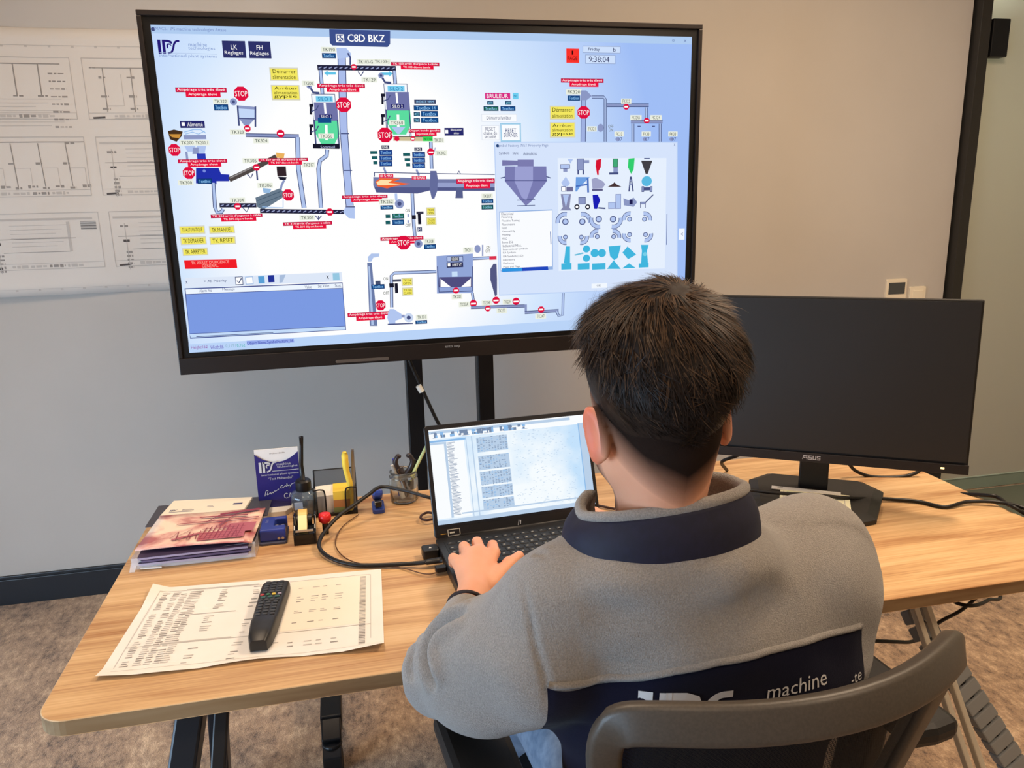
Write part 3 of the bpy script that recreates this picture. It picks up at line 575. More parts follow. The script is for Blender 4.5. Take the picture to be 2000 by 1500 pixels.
pipe([(923, 505), (958, 503), (968, 503)], 6); R_(955, 500, 969, 507, (220, 50, 80)); circ(932, 486, 6, STL, sy_=1.3); L_([(942, 478), (942, 500)], 3, STL); tag_(914, 488, 'TK211', 14); T_('ON', 953, 483, 8, 6, (90, 90, 40)); T_('OFF', 952, 490, 9, 6, (90, 90, 40))
pipe([(922, 572), (924, 588)], 6); circ(924, 592, 7, RED); R_(919, 591, 929, 594, WHT); pipe([(919, 600), (1028, 597)], 6.5, STL); gp([(963, 515), (969, 515), (970, 545), (970, 576), (966, 578), (957, 546), (957, 525)], (84, 88, 130)); circ(968, 586, 7, RED); R_(963, 585, 973, 588, WHT); circ(1007, 588, 7, RED); R_(1002, 587, 1012, 590, WHT); tee(952, 602, 6); tag_(906, 594, 'TK203A', 15); tag_(950, 591, 'TK304F', 14); tag_(990, 589, 'TK229', 12); tag_(979, 606, 'TK233', 14)
L_([(1026, 594), (1026, 608)], 5, STL); pipe([(1024, 610), (1090, 606)], 6.5, STL); tee(1056, 604, 6.5); tag_(1055, 617, 'TK247', 15); pipe([(1086, 607), (1090, 616), (1098, 615), (1099, 570)], 6)
# property window over the picture
gp([(964, 277), (1322, 277), (1322, 563), (974, 577)], (188, 210, 246)); gp([(966, 279), (1320, 279), (1320, 561), (975, 575)], (214, 228, 252))
T_('Symbol Factory .NET Property Page', 1020, 285, 100, 7, (120, 136, 180)); circ(971, 285, 3, (40, 70, 120)); T_('x', 1316, 283, 3, 5, (90, 100, 150)); T_('Symbols', 984, 300, 20, 7, (50, 60, 110)); T_('Style', 1006, 300, 11, 7, (50, 60, 110)); T_('Animations', 1034, 300, 26, 7, (50, 60, 110))
gp([(1010, 312), (1041, 312), (1041, 325), (1010, 325)], (124, 124, 176)); gp([(980, 313), (1012, 314), (1012, 323), (980, 324)], (120, 120, 172)); gp([(985, 325), (1066, 325), (1067, 354), (1036, 394), (1026, 402), (1017, 392), (985, 354)], (122, 124, 178)); gp([(1005, 325), (1040, 325), (1040, 354), (1027, 392), (1018, 385), (1004, 354)], (156, 160, 210)); L_([(985, 353), (1067, 353)], 1.2, (70, 74, 130)); L_([(977, 348), (986, 346)], 2, DST); L_([(1066, 345), (1075, 348)], 2, DST); L_([(1009, 391), (1044, 390)], 1.4, DST); L_([(1009, 402), (1044, 401)], 1.4, DST)
gp([(974, 413), (1078, 409), (1079, 526), (977, 530)], (150, 180, 226)); gp([(975, 415), (1077, 411), (1077, 520), (978, 528)], (250, 252, 255))
for i, s in enumerate(('Electrical', 'Finishing', 'Flexible Tubing', 'Flow meters', 'Food', 'General Mfg', 'Heating', 'HVAC', 'Icons 256', 'Industrial Misc.', 'International Symbols', 'ISA Symbols', 'ISA Symbols (3-D)', 'Laboratory', 'Machining', 'Maps and Flags')): T_(s, 978+len(s)*1.2+i*.25, 417.5+i*6.9-.2*0, len(s)*2.3, 4.6, (50, 56, 90))
gp([(979, 524), (1069, 520), (1070, 527), (980, 531)], (34, 72, 190)); gp([(979, 524.5), (1018, 523), (1019, 529), (980, 530.5)], (50, 150, 226)); L_([(1074, 452), (1075, 477)], 1.8, (90, 120, 180))
gp([(1088, 309), (1300, 309), (1297, 524), (1090, 529)], (230, 240, 254)); L_([(1301, 418), (1300, 478)], 1.3, (80, 100, 160))
LB = (66, 182, 222)
def icon(k, cx, cy):
    if k == 0: R_(cx-11, cy-4, cx+8, cy+5, LST, DST); gp([(cx+3, cy-14), (cx+14, cy-14), (cx+9, cy-5)], LST); R_(cx-5, cy+5, cx+3, cy+11, STL)
    elif k == 1: R_(cx-10, cy-15, cx+4, cy+8, STL, DST); R_(cx+4, cy-12, cx+14, cy-6, STL); R_(cx-9, cy+8, cx-6, cy+16, DST); R_(cx+1, cy+8, cx+4, cy+16, DST)
    elif k == 2: gp([(cx-4, cy-12), (cx+6, cy-15), (cx+5, cy+2), (cx+1, cy+9), (cx+1, cy+17), (cx-2, cy+17), (cx-5, cy)], (216, 20, 50))
    elif k == 3: R_(cx-3, cy-15, cx+7, cy+2, (66, 170, 120), (30, 60, 50)); R_(cx-2, cy+2, cx+7, cy+12, STL); R_(cx-10, cy+12, cx+8, cy+16, DST)
    elif k == 4: gp([(cx-4, cy-15), (cx+8, cy-16), (cx+6, cy+6), (cx+1, cy+15), (cx-5, cy+2)], (50, 206, 110))
    elif k == 5: gp([(cx-11, cy-11), (cx+11, cy-11), (cx+2, cy+15), (cx-2, cy+15)], (66, 64, 70)); L_([(cx-5, cy-15), (cx+6, cy-15)], 2, DST)
    elif k == 6: gp([(cx, cy-15), (cx+8, cy-2), (cx+4, cy+4), (cx-5, cy+4), (cx-9, cy-3)], LST); R_(cx-9, cy+4, cx, cy+14, WHT, DST); R_(cx+1, cy+5, cx+14, cy+14, (110, 110, 150))
    elif k == 7: gp([(cx-12, cy-14), (cx+15, cy-14), (cx-4, cy+5), (cx-10, cy+14), (cx-13, cy+14)], (110, 160, 226)); L_([(cx+11, cy-12), (cx+12, cy+16)], 4, (70, 110, 190)); L_([(cx-12, cy+4), (cx+12, cy)], 3, (70, 110, 190))
    elif k == 8: gp([(cx-13, cy-10), (cx-5, cy-13), (cx+9, cy-6), (cx+14, cy), (cx+8, cy+8), (cx-11, cy+9)], (160, 164, 200)); R_(cx-12, cy+9, cx+9, cy+13, (90, 90, 130))
    elif k == 9: gp([(cx-13, cy+5), (cx-3, cy-1), (cx, cy-4), (cx+4, cy), (cx+14, cy+5)], (72, 52, 52))
    elif k == 10: L_([(cx, cy-15), (cx-3, cy+14)], 3, DST); L_([(cx+1, cy-15), (cx+5, cy+14)], 3, DST); L_([(cx-2, cy), (cx+3, cy)], 3, STL); L_([(cx-1, cy-8), (cx+2, cy-8)], 3, STL)
    elif k == 11: circ(cx, cy-6, 10, (90, 186, 226)); R_(cx-10, cy+4, cx-5, cy+15, STL, DST); R_(cx+6, cy+4, cx+11, cy+15, STL, DST); R_(cx-5, cy+6, cx+6, cy+12, DST)
    elif k == 12: gp([(cx-10, cy-16), (cx+10, cy-16), (cx+7, cy+10), (cx+11, cy+16), (cx-11, cy+16), (cx-6, cy+10)], (134, 138, 176)); gp([(cx-6, cy-15), (cx+6, cy-15), (cx, cy+10)], LST)
    elif k == 13: R_(cx-7, cy-10, cx+7, cy+4, STL, DST); circ(cx-10, cy+9, 5, BLK); circ(cx+11, cy+9, 5, BLK); circ(cx-10, cy+9, 2.6, WHT); circ(cx+11, cy+9, 2.6, WHT)
    elif k == 14: gp([(cx-11, cy-14), (cx-1, cy-15), (cx+4, cy-4), (cx, cy+6), (cx-2, cy+13), (cx-8, cy+13), (cx-10, cy)], (26, 30, 180)); L_([(cx, cy+11), (cx+14, cy+12)], 3, DST)
    elif k == 15: R_(cx-12, cy, cx+2, cy+13, LST, STL); R_(cx+2, cy-16, cx+13, cy+13, LST, STL)
    elif k == 16: gp([(cx-14, cy-8), (cx-4, cy-4), (cx+6, cy-9), (cx+13, cy), (cx+6, cy+9), (cx-13, cy+6)], STL); R_(cx-2, cy-5, cx+4, cy+4, (30, 30, 80))
    elif k == 17: L_([(cx-5, cy+3), (cx+13, cy-15)], 2.4, DST); R_(cx-13, cy-1, cx-2, cy+4, STL, DST); L_([(cx-12, cy+3), (cx-12, cy+11)], 1.8, DST); L_([(cx-3, cy+3), (cx-3, cy+11)], 1.8, DST)
for r in range(3):
    for c in range(6): icon(r*6+c, 1104+c*31.5, 325+r*35)
def elbow(cx, cy, r, fx, fy):
    pts = [(cx+fx*r*math.cos(q), cy+fy*r*math.sin(q)) for q in [k*PI/2/8-.2 for k in range(11)]]; L_(pts, 9, DST); L_(pts, 6.6, LST); circ(cx, cy, r*.42, DST); circ(cx, cy, r*.30, LST)
for (cx, cy, fx, fy, r) in ((1103, 433, -1, -1, 15), (1136, 433, 1, -1, 15), (1168, 428, -1, 1, 15), (1196, 428, 1, 1, 15), (1228, 428, -1, -1, 11), (1257, 428, 1, -1, 11), (1103, 463, -1, 1, 11), (1134, 463, 1, 1, 11), (1165, 462, -1, -1, 11), (1197, 462, 1, -1, 11), (1228, 458, -1, 1, 11), (1259, 458, 1, 1, 11)): elbow(cx, cy, r, fx, fy)
gp([(1104, 481), (1112, 481), (1112, 514), (1100, 514)], LB); circ(1144, 486, 7, LB); circ(1144, 504, 7, LB); L_([(1121, 498), (1138, 494)], 3, (110, 190, 220)); circ(1160, 494, 8, LB); circ(1174, 494, 8, LB); gp([(1187, 481), (1211, 479), (1209, 488), (1205, 503), (1198, 508), (1190, 500)], LB); gp([(1224, 481), (1241, 497), (1225, 506), (1214, 493)], LB); gp([(1250, 478), (1265, 478), (1262, 490), (1264, 516), (1250, 516), (1252, 490)], LB); circ(1258, 496, 4, (120, 206, 232))
for (x0, x1) in ((1095, 1115), (1127, 1150), (1155, 1181)): R_(x0, 514, x1, 526, LB)
gp([(1197, 508), (1211, 525), (1184, 525)], LB); gp([(1213, 524), (1227, 514), (1240, 523)], LB); R_(1246, 514, 1265, 522, LB)
R_(1154, 553, 1184, 562, (242, 248, 255)); T_('OK', 1168, 557, 8, 4, (70, 80, 120)); R_(1324, 446, 1335, 468, (240, 246, 255)); T_('<', 1330, 457, 4, 6, (80, 90, 140))
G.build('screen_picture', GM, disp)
# cable down from the display
p = [PY(x, y, 2.34) for x, y in ((796, 690), (803, 712), (818, 745), (836, 785), (850, 815), (864, 842), (880, 880), (890, 930))]
t = thing('display_cable', tuple(p[0]), 'thin black cable with a white tag hanging below the large display', 'cable')
MB().tube(spline(p, 6), .0055, 8).build('cord', M_cable, t, smooth=True)
MB().tube([PY(817, 753, 2.33), PY(824, 765, 2.33)], .009, 8).build('white_tag', M_white, t, label='white cable tag')
# ------------------------------------------------------------------ desk
ZT = .74; tx0, tx1, ty0, ty1 = -.459, 1.402, 1.058, 1.806
desk = thing('office_desk', (.47, 1.43, 0), 'long oak laminate desk with rounded corners and dark metal legs', 'desk')
b = MB().rbox((.4715, 1.432, ZT-.0125), (tx1-tx0, ty1-ty0, .025), .042, n=8); b.m[2+36:2+72] = [1]*36; b.build('tabletop', [M_wood, wood('oak_edge_shaded', .66)], desk)  # side faces darker: shade on the desk edge put into the wood colour
def bar(mb, a, b2, w_, d_):
    # rectangular bar from a to b (w along X, d across)
    A, B = Vector(a), Vector(b2); t_ = (B-A).normalized(); u = Vector((1, 0, 0)); v = t_.cross(u).normalized(); u = v.cross(t_).normalized()
    vs = [P+u*(sx*w_/2)+v*(sy*d_/2) for P in (A, B) for sx, sy in ((-1, -1), (1, -1), (1, 1), (-1, 1))]
    mb.add(vs, [(0, 3, 2, 1), (4, 5, 6, 7)]+[(i, (i+1) % 4, 4+(i+1) % 4, 4+i) for i in range(4)]); return mb
M_leg = mat('leg_blue_black', C(27, 31, 38), .38, .2)
for x, sgn in ((-.262, -1), (1.015, 1)):
    for (y0, y1, k) in ((1.155, .87, 1.0), (1.64, 1.76, .4)):
        mleg = M_leg if sgn < 0 else mat('cream_metal', C(205, 195, 175), .35, .2); ex = x+sgn*.14*k
        if sgn < 0:
            xo = -.055 if y0 > 1.5 else 0; bar(MB(), (x+xo, y0, .713), (ex+xo, y1, .02), .040, .05).build('leg', mleg, desk, bevel=.004)
            MB().lathe([(0, 0), (.02, 0), (.02, .012), (.01, .022)], (ex+xo, y1, 0), 16).build('levelling_foot', M_black, desk)
        else:
            for dx in (-.012, .014):
                bar(MB(), (x+dx, y0, .713), (ex+dx, y1, .012), .012, .016).build('leg', mleg, desk, bevel=.003)
            MB().box((ex, y1, .006), (.05, .03, .012)).build('foot_plate', M_black, desk, bevel=.002)
    bar(MB(), (x, 1.13, .70), (x, 1.66, .70), .05, .025).build('leg_bracket', M_leg, desk, bevel=.002)
bar(MB(), (-.222, 1.15, .71), (-.236, 1.06, .56), .022, .014).build('folding_lever', M_black, desk, bevel=.003)
MB().box((.45, 1.55, .69), (1.35, .04, .04)).build('crossbar', M_leg, desk, bevel=.002)
def cable(name, pts, r, label, cat='cable', m=None, n=10, group=None):
    b = MB().tube(spline(pts, n), r, 10); o = b.build(name, m or M_cable, smooth=True); tag(o, label, cat, group); return o
# cable spine: jointed plastic segments running down to the floor
sp = [np.array(p) for p in ((1.045, 1.24, .708), (1.06, 1.16, .60), (1.095, 1.11, .53), (1.215, 1.06, .33), (1.33, 1.03, .12), (1.36, 1.02, .012))]
t = thing('cable_spine', tuple(sp[-1]), 'grey segmented cable spine hanging from the desk to the carpet', 'cable guide')
pts = spline(sp, 5); M_sp = mat('grey_plastic', C(138, 141, 142), .4)
b = MB(); acc = 0; d = [0]
for i in range(1, len(pts)): d.append(d[-1]+np.linalg.norm(pts[i]-pts[i-1]))
def at_d(s): i = min(max(np.searchsorted(d, s), 1), len(d)-1); u = (s-d[i-1])/max(d[i]-d[i-1], 1e-6); return pts[i-1]*(1-u)+pts[i]*u
nseg = 26
for k in range(nseg):
    s0, s1 = d[-1]*k/nseg, d[-1]*(k+.86)/nseg; bar(MB_ := MB(), at_d(s0), at_d(s1), .05, .026); MB_.build('segment', M_sp, t, bevel=.003)
MB().tube(pts, .010, 8).build('inner_cord', M_cable, t, smooth=True)
cable('desk_cable', [PY(1850, 1165, 1.25), PY(1870, 1178, 1.2), PY(1900, 1183, 1.18), PY(1930, 1172, 1.22), PY(1950, 1150, 1.3), (1.36, 1.45, .70)], .0038, 'thin black cable looping just under the right front desk edge')
cable('desk_cable', [PY(1925, 1150, 1.3), PY(1880, 1190, 1.28), PY(1835, 1215, 1.27), PY(1790, 1250, 1.25), PY(1735, 1253, 1.22), (.80, 1.2, .60)], .0038, 'thin black cable running under the desk towards the seated person')
# ------------------------------------------------------------------ monitor
ma = math.radians(-32); mc = (1.040, 1.485)
mon = thing('computer_monitor', (mc[0], mc[1]+.03, ZT), 'black switched off desktop monitor on a stand right of the person', 'monitor', rz=ma)
MM = WM[mon.name]
def ml(x, y, z): return MM @ Vector((x, y, z))
tilt = Matrix.Rotation(math.radians(-4), 4, 'X')
PT = MM @ Matrix.Translation((-.010, -.03, .284)) @ tilt    # panel frame: x right, z up, -y towards viewer
MW, MH = .624, .370
class PB(MB):
    pass
def tmb(mb, T): mb.v = [tuple(T @ Vector(p)) for p in mb.v]; return mb
tmb(MB().box((0, .012, 0), (MW, .02, MH)).box((0, .035, -.01), (MW*.75, .03, MH*.7)), PT).build('panel_housing', M_black2, mon, bevel=.003)
tmb(MB().box((0, -.0005, .0105), (MW-.012, .006, MH-.030)), PT).build('screen', mat('dark_lcd', C(36, 35, 35), .45, spec=.5), mon)
tmb(MB().box((0, -.002, -MH/2+.0105), (MW, .010, .021)), PT).build('lower_bezel', mat('monitor_bezel', C(30, 28, 30), .4), mon, bevel=.001)
b = MB()
LA = [((0, 0), (.28, 1), (.42, 1), (.14, 0)), ((.22, .98), (1.15, .98), (1.15, .76), (.22, .76)), ((.75, .6), (1.15, .6), (1.15, 0), (.95, 0), (.95, .38), (.75, .38)), ((.3, .55), (.65, .55), (.65, .33), (.3, .33)), ((1.35, 1), (2.1, 1), (2.1, .8), (1.35, .8)), ((1.35, .8), (1.55, .8), (1.55, .45), (1.35, .45)), ((1.35, .6), (2.1, .6), (2.1, .4), (1.35, .4)), ((1.9, .4), (2.1, .4), (2.1, 0), (1.9, 0)), ((1.3, .2), (2.1, .2), (2.1, 0), (1.3, 0)), ((2.25, 1), (2.45, 1), (2.45, 0), (2.25, 0)), ((2.25, .2), (3.0, .2), (3.0, 0), (2.25, 0)), ((2.8, 1), (3.0, 1), (3.0, 0), (2.8, 0)), ((3.15, 1), (3.9, 1), (3.9, .8), (3.15, .8)), ((3.15, .8), (3.35, .8), (3.35, .4), (3.15, .4)), ((3.15, .6), (3.9, .6), (3.9, .4), (3.15, .4)), ((3.7, .4), (3.9, .4), (3.9, 0), (3.7, 0)), ((3.15, .2), (3.9, .2), (3.9, 0), (3.15, 0))]
for i, q in enumerate(LA): b.add([((x-1.95)*.0098, -.0074-i*.00001, y*.0095-MH/2+.006) for x, y in q], [tuple(range(len(q)))])
tmb(b, PT).build('maker_logo', mat('logo_silver', C(190, 190, 192), .3, .3), mon)
tmb(MB().box((.262, -.0075, -MH/2+.0115), (.007, .002, .0035)), PT).build('power_light', emat('led_amber', C(255, 220, 150), 2.5), mon, label='small glowing power light')
tmb(MB().box((0, .015, .15), (.064, .022, .28)), MM).build('neck', mat('monitor_neck', C(16, 15, 16), .45), mon, bevel=.003)
bp = [(-.105, .10), (.115, .10), (.155, .045), (.125, -.13), (.095, -.155), (-.10, -.155), (-.13, -.13), (-.145, .045)]
b = MB(); n = len(bp); vs = [MM @ Vector((x, y, 0)) for x, y in bp]+[MM @ Vector((x, y, .011)) for x, y in bp]+[MM @ Vector((x*.86, y*.86, .018)) for x, y in bp]
b.add(vs, [tuple(range(n))[::-1], tuple(range(2*n, 3*n))]+[(q*n+i, q*n+(i+1) % n, (q+1)*n+(i+1) % n, (q+1)*n+i) for q in range(2) for i in range(n)])
b.build('base', mat('monitor_base', C(34, 33, 32), .5), mon, bevel=.002)
# papers lying on the monitor foot
def sheet(name, cx, cy, z, w_, d_, rz, m, label, cat='paper', th=.0006, group=None):
    T = Matrix.Translation((cx, cy, z)) @ Matrix.Rotation(rz, 4, 'Z')
    t = thing(name, (cx, cy, z), label, cat, group); MB().prism([(-w_/2, -d_/2), (w_/2, -d_/2), (w_/2, d_/2), (-w_/2, d_/2)], 0, th, T).build('sheet', m, t); return t, T
def lines_on(t, T, z, rows, mats_, name='printed_text'):
    b = MB()
    for i, (x, y, w_, h_, mi) in enumerate(rows): b.prism([(x, y), (x+w_, y), (x+w_, y+h_), (x, y+h_)], z, z+.00015, T, mi)
    return b.build(name, mats_, t)
t, T = sheet('note_paper', 1.005, 1.455, ZT+.0195, .148, .095, ma-.02, mat('cream_paper', C(242, 238, 205), .8), 'cream printed card lying on the black monitor foot', 'card')
lines_on(t, T, .0006, [(-.06, .03, .10, .004, 0), (.02, .01, .04, .0015, 1), (-.062, .015, .03, .0015, 1), (-.067, -.04, .0015, .075, 1), (.062, -.03, .0015, .06, 1)], [mat('pale_green_ink', C(200, 215, 175), .8), M_inkl])
t, T = sheet('note_paper', 1.015, 1.505, ZT+.0205, .150, .018, ma-.02, M_paper, 'narrow white slip behind the cream card on the monitor foot', 'paper', .0015)
lines_on(t, T, .0015, [(-.062, .0, .012, .003, 0)], [M_ink])
# cables on the right side of the desk
cable('power_cable', [(.70, 1.45, .746), (.80, 1.52, .746), (.86, 1.56, .747), tuple(PZ(1440, 955, .765)), tuple(PZ(1520, 963, .772)), tuple(PZ(1600, 968, .770)), tuple(PZ(1660, 973, .762)), tuple(PZ(1720, 974, .748)), tuple(PZ(1790, 979, .745)), tuple(PZ(1845, 990, .745)), tuple(PZ(1890, 980, .748)), tuple(PZ(1950, 981, .75)), tuple(PZ(2010, 997, .747)), (1.48, 1.25, .70)], .0042, 'thick black cable lying across the right half of the desk and monitor foot')
cable('monitor_cable', [PY(1655, 902, 1.60), PY(1672, 920, 1.60), PY(1705, 931, 1.59), PY(1760, 931, 1.57), PY(1795, 920, 1.56), PY(1800, 900, 1.56)], .0042, 'short black cable sagging in a loop below the monitor bezel')
cable('monitor_cable', [PY(1460, 880, 1.62), PY(1440, 890, 1.64), PY(1410, 902, 1.66), (.93, 1.72, .745)], .0042, 'black cable coming down behind the monitor beside the neck')
cable('power_cable', [(1.36, 1.50, .72), tuple(PZ(1925, 967, .75)), tuple(PZ(1950, 972, .75)), tuple(PZ(1968, 985, .75)), tuple(PZ(1990, 996, .748)), (1.49, 1.27, .69)], .0045, 'black cable curling over the right end of the desk')
# ------------------------------------------------------------------ laptop
la = math.radians(3.8); HC_ = np.array([.332, 1.480])
lap = thing('laptop', (HC_[0], HC_[1]-.12, ZT), 'open black laptop in front of the person showing a bright spreadsheet', 'laptop', rz=la)
LT = Matrix.Translation((HC_[0], HC_[1], ZT)) @ Matrix.Rotation(la, 4, 'Z'); LW, LD = .362, .248
M_lb = mat('laptop_shell', C(24, 24, 27), .4)
MB().rbox((0, 0, 0), (LW, LD, .019), .012, mat4=LT @ Matrix.Translation((0, -LD/2+.004, .0125))).build('base', M_lb, lap)
kb = MB(); KT = LT @ Matrix.Translation((0, 0, .0222))
kd = tmb(MB().box((0, -.078, 0), (.335, .118, .001)), KT).build('keyboard_deck', mat('keyboard_deck', C(14, 14, 16), .5), lap)
kk = MB(); kt = MB(); rk = random.Random(3)
for r in range(6):
    y = -.028-r*.0192; x = -.163; n = 0
    while x < .155:
        w_ = .0168
        if r == 5 and 3 <= n <= 3: w_ = .094
        elif n == 0 and r in (2, 3, 4): w_ = .022+.004*(r-2)
        if x+w_ > .166: break
        hh = .011 if r == 0 else .0158
        kk.add([(x, y-hh, 0), (x+w_, y-hh, 0), (x+w_, y, 0), (x, y, 0), (x+.001, y-hh+.001, .0016), (x+w_-.001, y-hh+.001, .0016), (x+w_-.001, y-.001, .0016), (x+.001, y-.001, .0016)], [(4, 5, 6, 7), (0, 1, 5, 4), (1, 2, 6, 5), (2, 3, 7, 6), (3, 0, 4, 7)])
        if w_ < .05: kt.add([(x+.004, y-hh*.6, .00175), (x+.0085, y-hh*.6, .00175), (x+.0085, y-hh*.35, .00175), (x+.004, y-hh*.35, .00175)], [(0, 1, 2, 3)])
        x += w_+.0024; n += 1
tmb(kk, KT).build('keys', mat('key_black', C(26, 26, 29), .5), lap); tmb(kt, KT).build('key_legends', mat('key_legend', C(135, 135, 130), .6), lap)
tmb(MB().box((-.01, -.190, -.0002), (.115, .075, .0012)), KT).build('touchpad', mat('touchpad', C(30, 30, 33), .3), lap)
lt_a = math.radians(19)
DT = LT @ Matrix.Translation((0, 0, .02)) @ Matrix.Rotation(-lt_a, 4, 'X')   # x right, z up along the lid, -y to viewer
LH = .232
MB().rbox((0, 0, 0), (LW, LH, .007), .008, mat4=DT @ Matrix.Translation((0, .0035, LH/2)) @ Matrix.Rotation(PI/2, 4, 'X')).build('lid', M_lb, lap)
tmb(MB().tube([(-.13, .002, .0), (.13, .002, .0)], .006, 12), DT).build('hinge', M_black, lap, smooth=True)
def lap_bg():
    m = emat('laptop_background', C(225, 240, 255), 1.0); N, L = nt(m); e = [n for n in N if n.type == 'EMISSION'][0]
    tc = N.new('ShaderNodeTexCoord'); n = N.new('ShaderNodeTexNoise'); n.inputs['Scale'].default_value = 9; n.inputs['Detail'].default_value = 6
    L.new(tc.outputs['Object'], n.inputs['Vector']); r = N.new('ShaderNodeValToRGB'); r.color_ramp.elements[0].position = .35; r.color_ramp.elements[0].color = C(196, 226, 252); r.color_ramp.elements[1].position = .6; r.color_ramp.elements[1].color = C(246, 252, 255)
    L.new(n.outputs[0], r.inputs[0]); L.new(r.outputs[0], e.inputs[0]); return m
LM = [lap_bg(), emat('ls_grey', C(120, 140, 170)), emat('ls_blue', C(140, 186, 232)), emat('ls_white', C(250, 253, 255)), emat('ls_light', C(186, 208, 232)), emat('ls_dark', C(60, 80, 120))]
b = MB(); q = [0]
W2, Z0, Z1 = .172, .028, .2225
def lr(x0, z0, x1, z1, mi):   # screen fractions, z from the top
    q[0] += 1; y = -.0006-q[0]*.0000025; X0, X1 = -W2+2*W2*x0, -W2+2*W2*x1; A, B = Z1-(Z1-Z0)*z0, Z1-(Z1-Z0)*z1
    b.add([(X0, y, B), (X1, y, B), (X1, y, A), (X0, y, A)], [(0, 1, 2, 3)], mi)
lr(0, 0, 1, 1, 0); lr(0, 0, 1, .1, 3); lr(0, .015, .9, .045, 4)
for k in range(60): x = rk.uniform(0.01, .6); lr(x, rk.choice((.03, .06, .085)), x+rk.uniform(.006, .03), rk.choice((.035, .065, .09)), rk.choice((1, 1, 2)))
lr(0, .115, .22, .135, 2); lr(.03, .14, .21, .94, 3); lr(0, .14, .10, .94, 4); lr(.0, .16, .085, .94, 3)
for k in range(62):
    z = .15+k*.0125; lr(.10+.004*(k % 3), z, .10+rk.uniform(.03, .06), z+.005, 1)
lr(.095, .22, .10, .94, 4); lr(.22, .11, .225, .96, 4); lr(.255, .11, .262, .96, 4)
for blk in ((.13, .29), (.33, .48), (.50, .64), (.66, .78), (.80, .9)):
    lr(.285, blk[0], .48, blk[1], 4)
    z = blk[0]
    while z < blk[1]:
        for c in range(11):
            x = .29+c*.0175
            if rk.random() < .8: lr(x, z, x+rk.uniform(.006, .014), z+.006, rk.choice((1, 1, 2, 4)))
        z += .0125
for k in range(420): x = rk.uniform(.5, .92); z = rk.uniform(.1, .93); lr(x, z, x+rk.uniform(.004, .014), z+.004, rk.choice((4, 4, 0)))
lr(.945, .09, .951, .9, 2); lr(.951, .09, 1, .97, 4); lr(0, .955, 1, 1, 4); lr(.95, .93, .97, .945, 1); lr(.15, .90, .9, .915, 4)
tmb(b, DT).build('screen', LM, lap)
b = MB(); b.box((0, -.0004, .0115), (LW-.012, .0014, .021)); tmb(b, DT).build('lower_bezel', M_black, lap)
b = MB(); b.add([(-.001+x*.004-.004, -.0014, .012+z*.010-.005) for x, z in ((.8, 1), (1.1, 1), (.35, -.1), (.05, -.1))], [(0, 1, 2, 3)]); b.add([(x*.006, -.0014, .012+z*.008-.004) for x, z in ((0, 1), (.6, .95), (.35, 0), (.1, 0))], [(0, 1, 2, 3)]); tmb(b, DT).build('lid_logo', mat('logo_silver', C(190, 190, 192), .3, .3), lap)
SK = LT @ Matrix.Translation((-.145, -.012, .0222))
tmb(MB().box((-.012, .004, .0), (.012, .014, .0006)), DT @ Matrix.Translation((-.151, -.0016, .009))).build('yellow_sticker', mat('sticker_yellow', C(214, 160, 60), .5), lap, label='small yellow sticker')
b = MB(); b.box((.010, .004, .0), (.026, .014, .0006)); b.box((.010, .004, .0004), (.023, .0115, .0004), mi=1); b.box((.006, .004, .0008), (.010, .003, .0002), mi=0)
b.v = [(x, -z, y) for x, y, z in b.v]; tmb(b, DT @ Matrix.Translation((-.151, -.0016, .006))).build('black_sticker', [mat('sticker_line', C(190, 180, 160), .5), M_black], lap)
# plugs on the laptop's left side, the big loop cable, small dongle
def LL(x, y, z): return LT @ Vector((x, y, z))
t = thing('usb_adapter', tuple(LL(-.195, -.035, .01)), 'small black angular adapter plugged into the laptop left rear side', 'adapter')
tmb(MB().rbox((0, 0, 0), (.032, .030, .018), .005, mat4=Matrix.Translation((-.198, -.034, .012))), LT).build('body', M_black, t)
tmb(MB().add([(-.201, -.038, .0214), (-.195, -.038, .0214), (-.198, -.031, .0214)], [(0, 1, 2)]), LT).build('white_mark', mat('white_ink', C(200, 200, 200), .6), t)
tmb(MB().box((-.186, -.125, .012), (.014, .018, .014)), LT)
o = tmb(MB().rbox((0, 0, 0), (.022, .014, .010), .003, mat4=Matrix.Translation((-.192, -.112, .011))), LT).build('usb_receiver', M_black); tag(o, 'tiny black usb receiver at the laptop left side below the thick cable plug', 'adapter')
pl = LL(-.183, -.078, .012)
pts = [pl+Vector((-.005, 0, 0)), pl+Vector((-.03, -.002, 0)), tuple(PZ(800, 1101, .748)), tuple(PZ(740, 1104, .746)), tuple(PZ(690, 1103, .746)), tuple(PZ(650, 1092, .747)), tuple(PZ(625, 1072, .750)), tuple(PZ(628, 1048, .756)), tuple(PZ(656, 1013, .772)), tuple(PZ(688, 989, .785)), tuple(PZ(720, 966, .796)), tuple(PZ(745, 951, .80)), tuple(PZ(790, 958, .795)), tuple(PZ(840, 972, .785)), tuple(PZ(900, 985, .76)), tuple(PZ(940, 985, .748))]
t = thing('video_cable', tuple(pl), 'thick black cable arching in a big loop left of the laptop', 'cable')
MB().tube(spline(pts, 8), .0042, 10).build('cord', M_cable, t, smooth=True)
MB().tube([pl+Vector((-.034, -.003, 0)), pl+Vector((-.03, -.002, 0)), pl+Vector((-.010, 0, 0)), pl+Vector((0, 0, 0))], [.0045, .007, .0078, .0078], 12, flat=.7).build('plug', M_black, t, smooth=True)
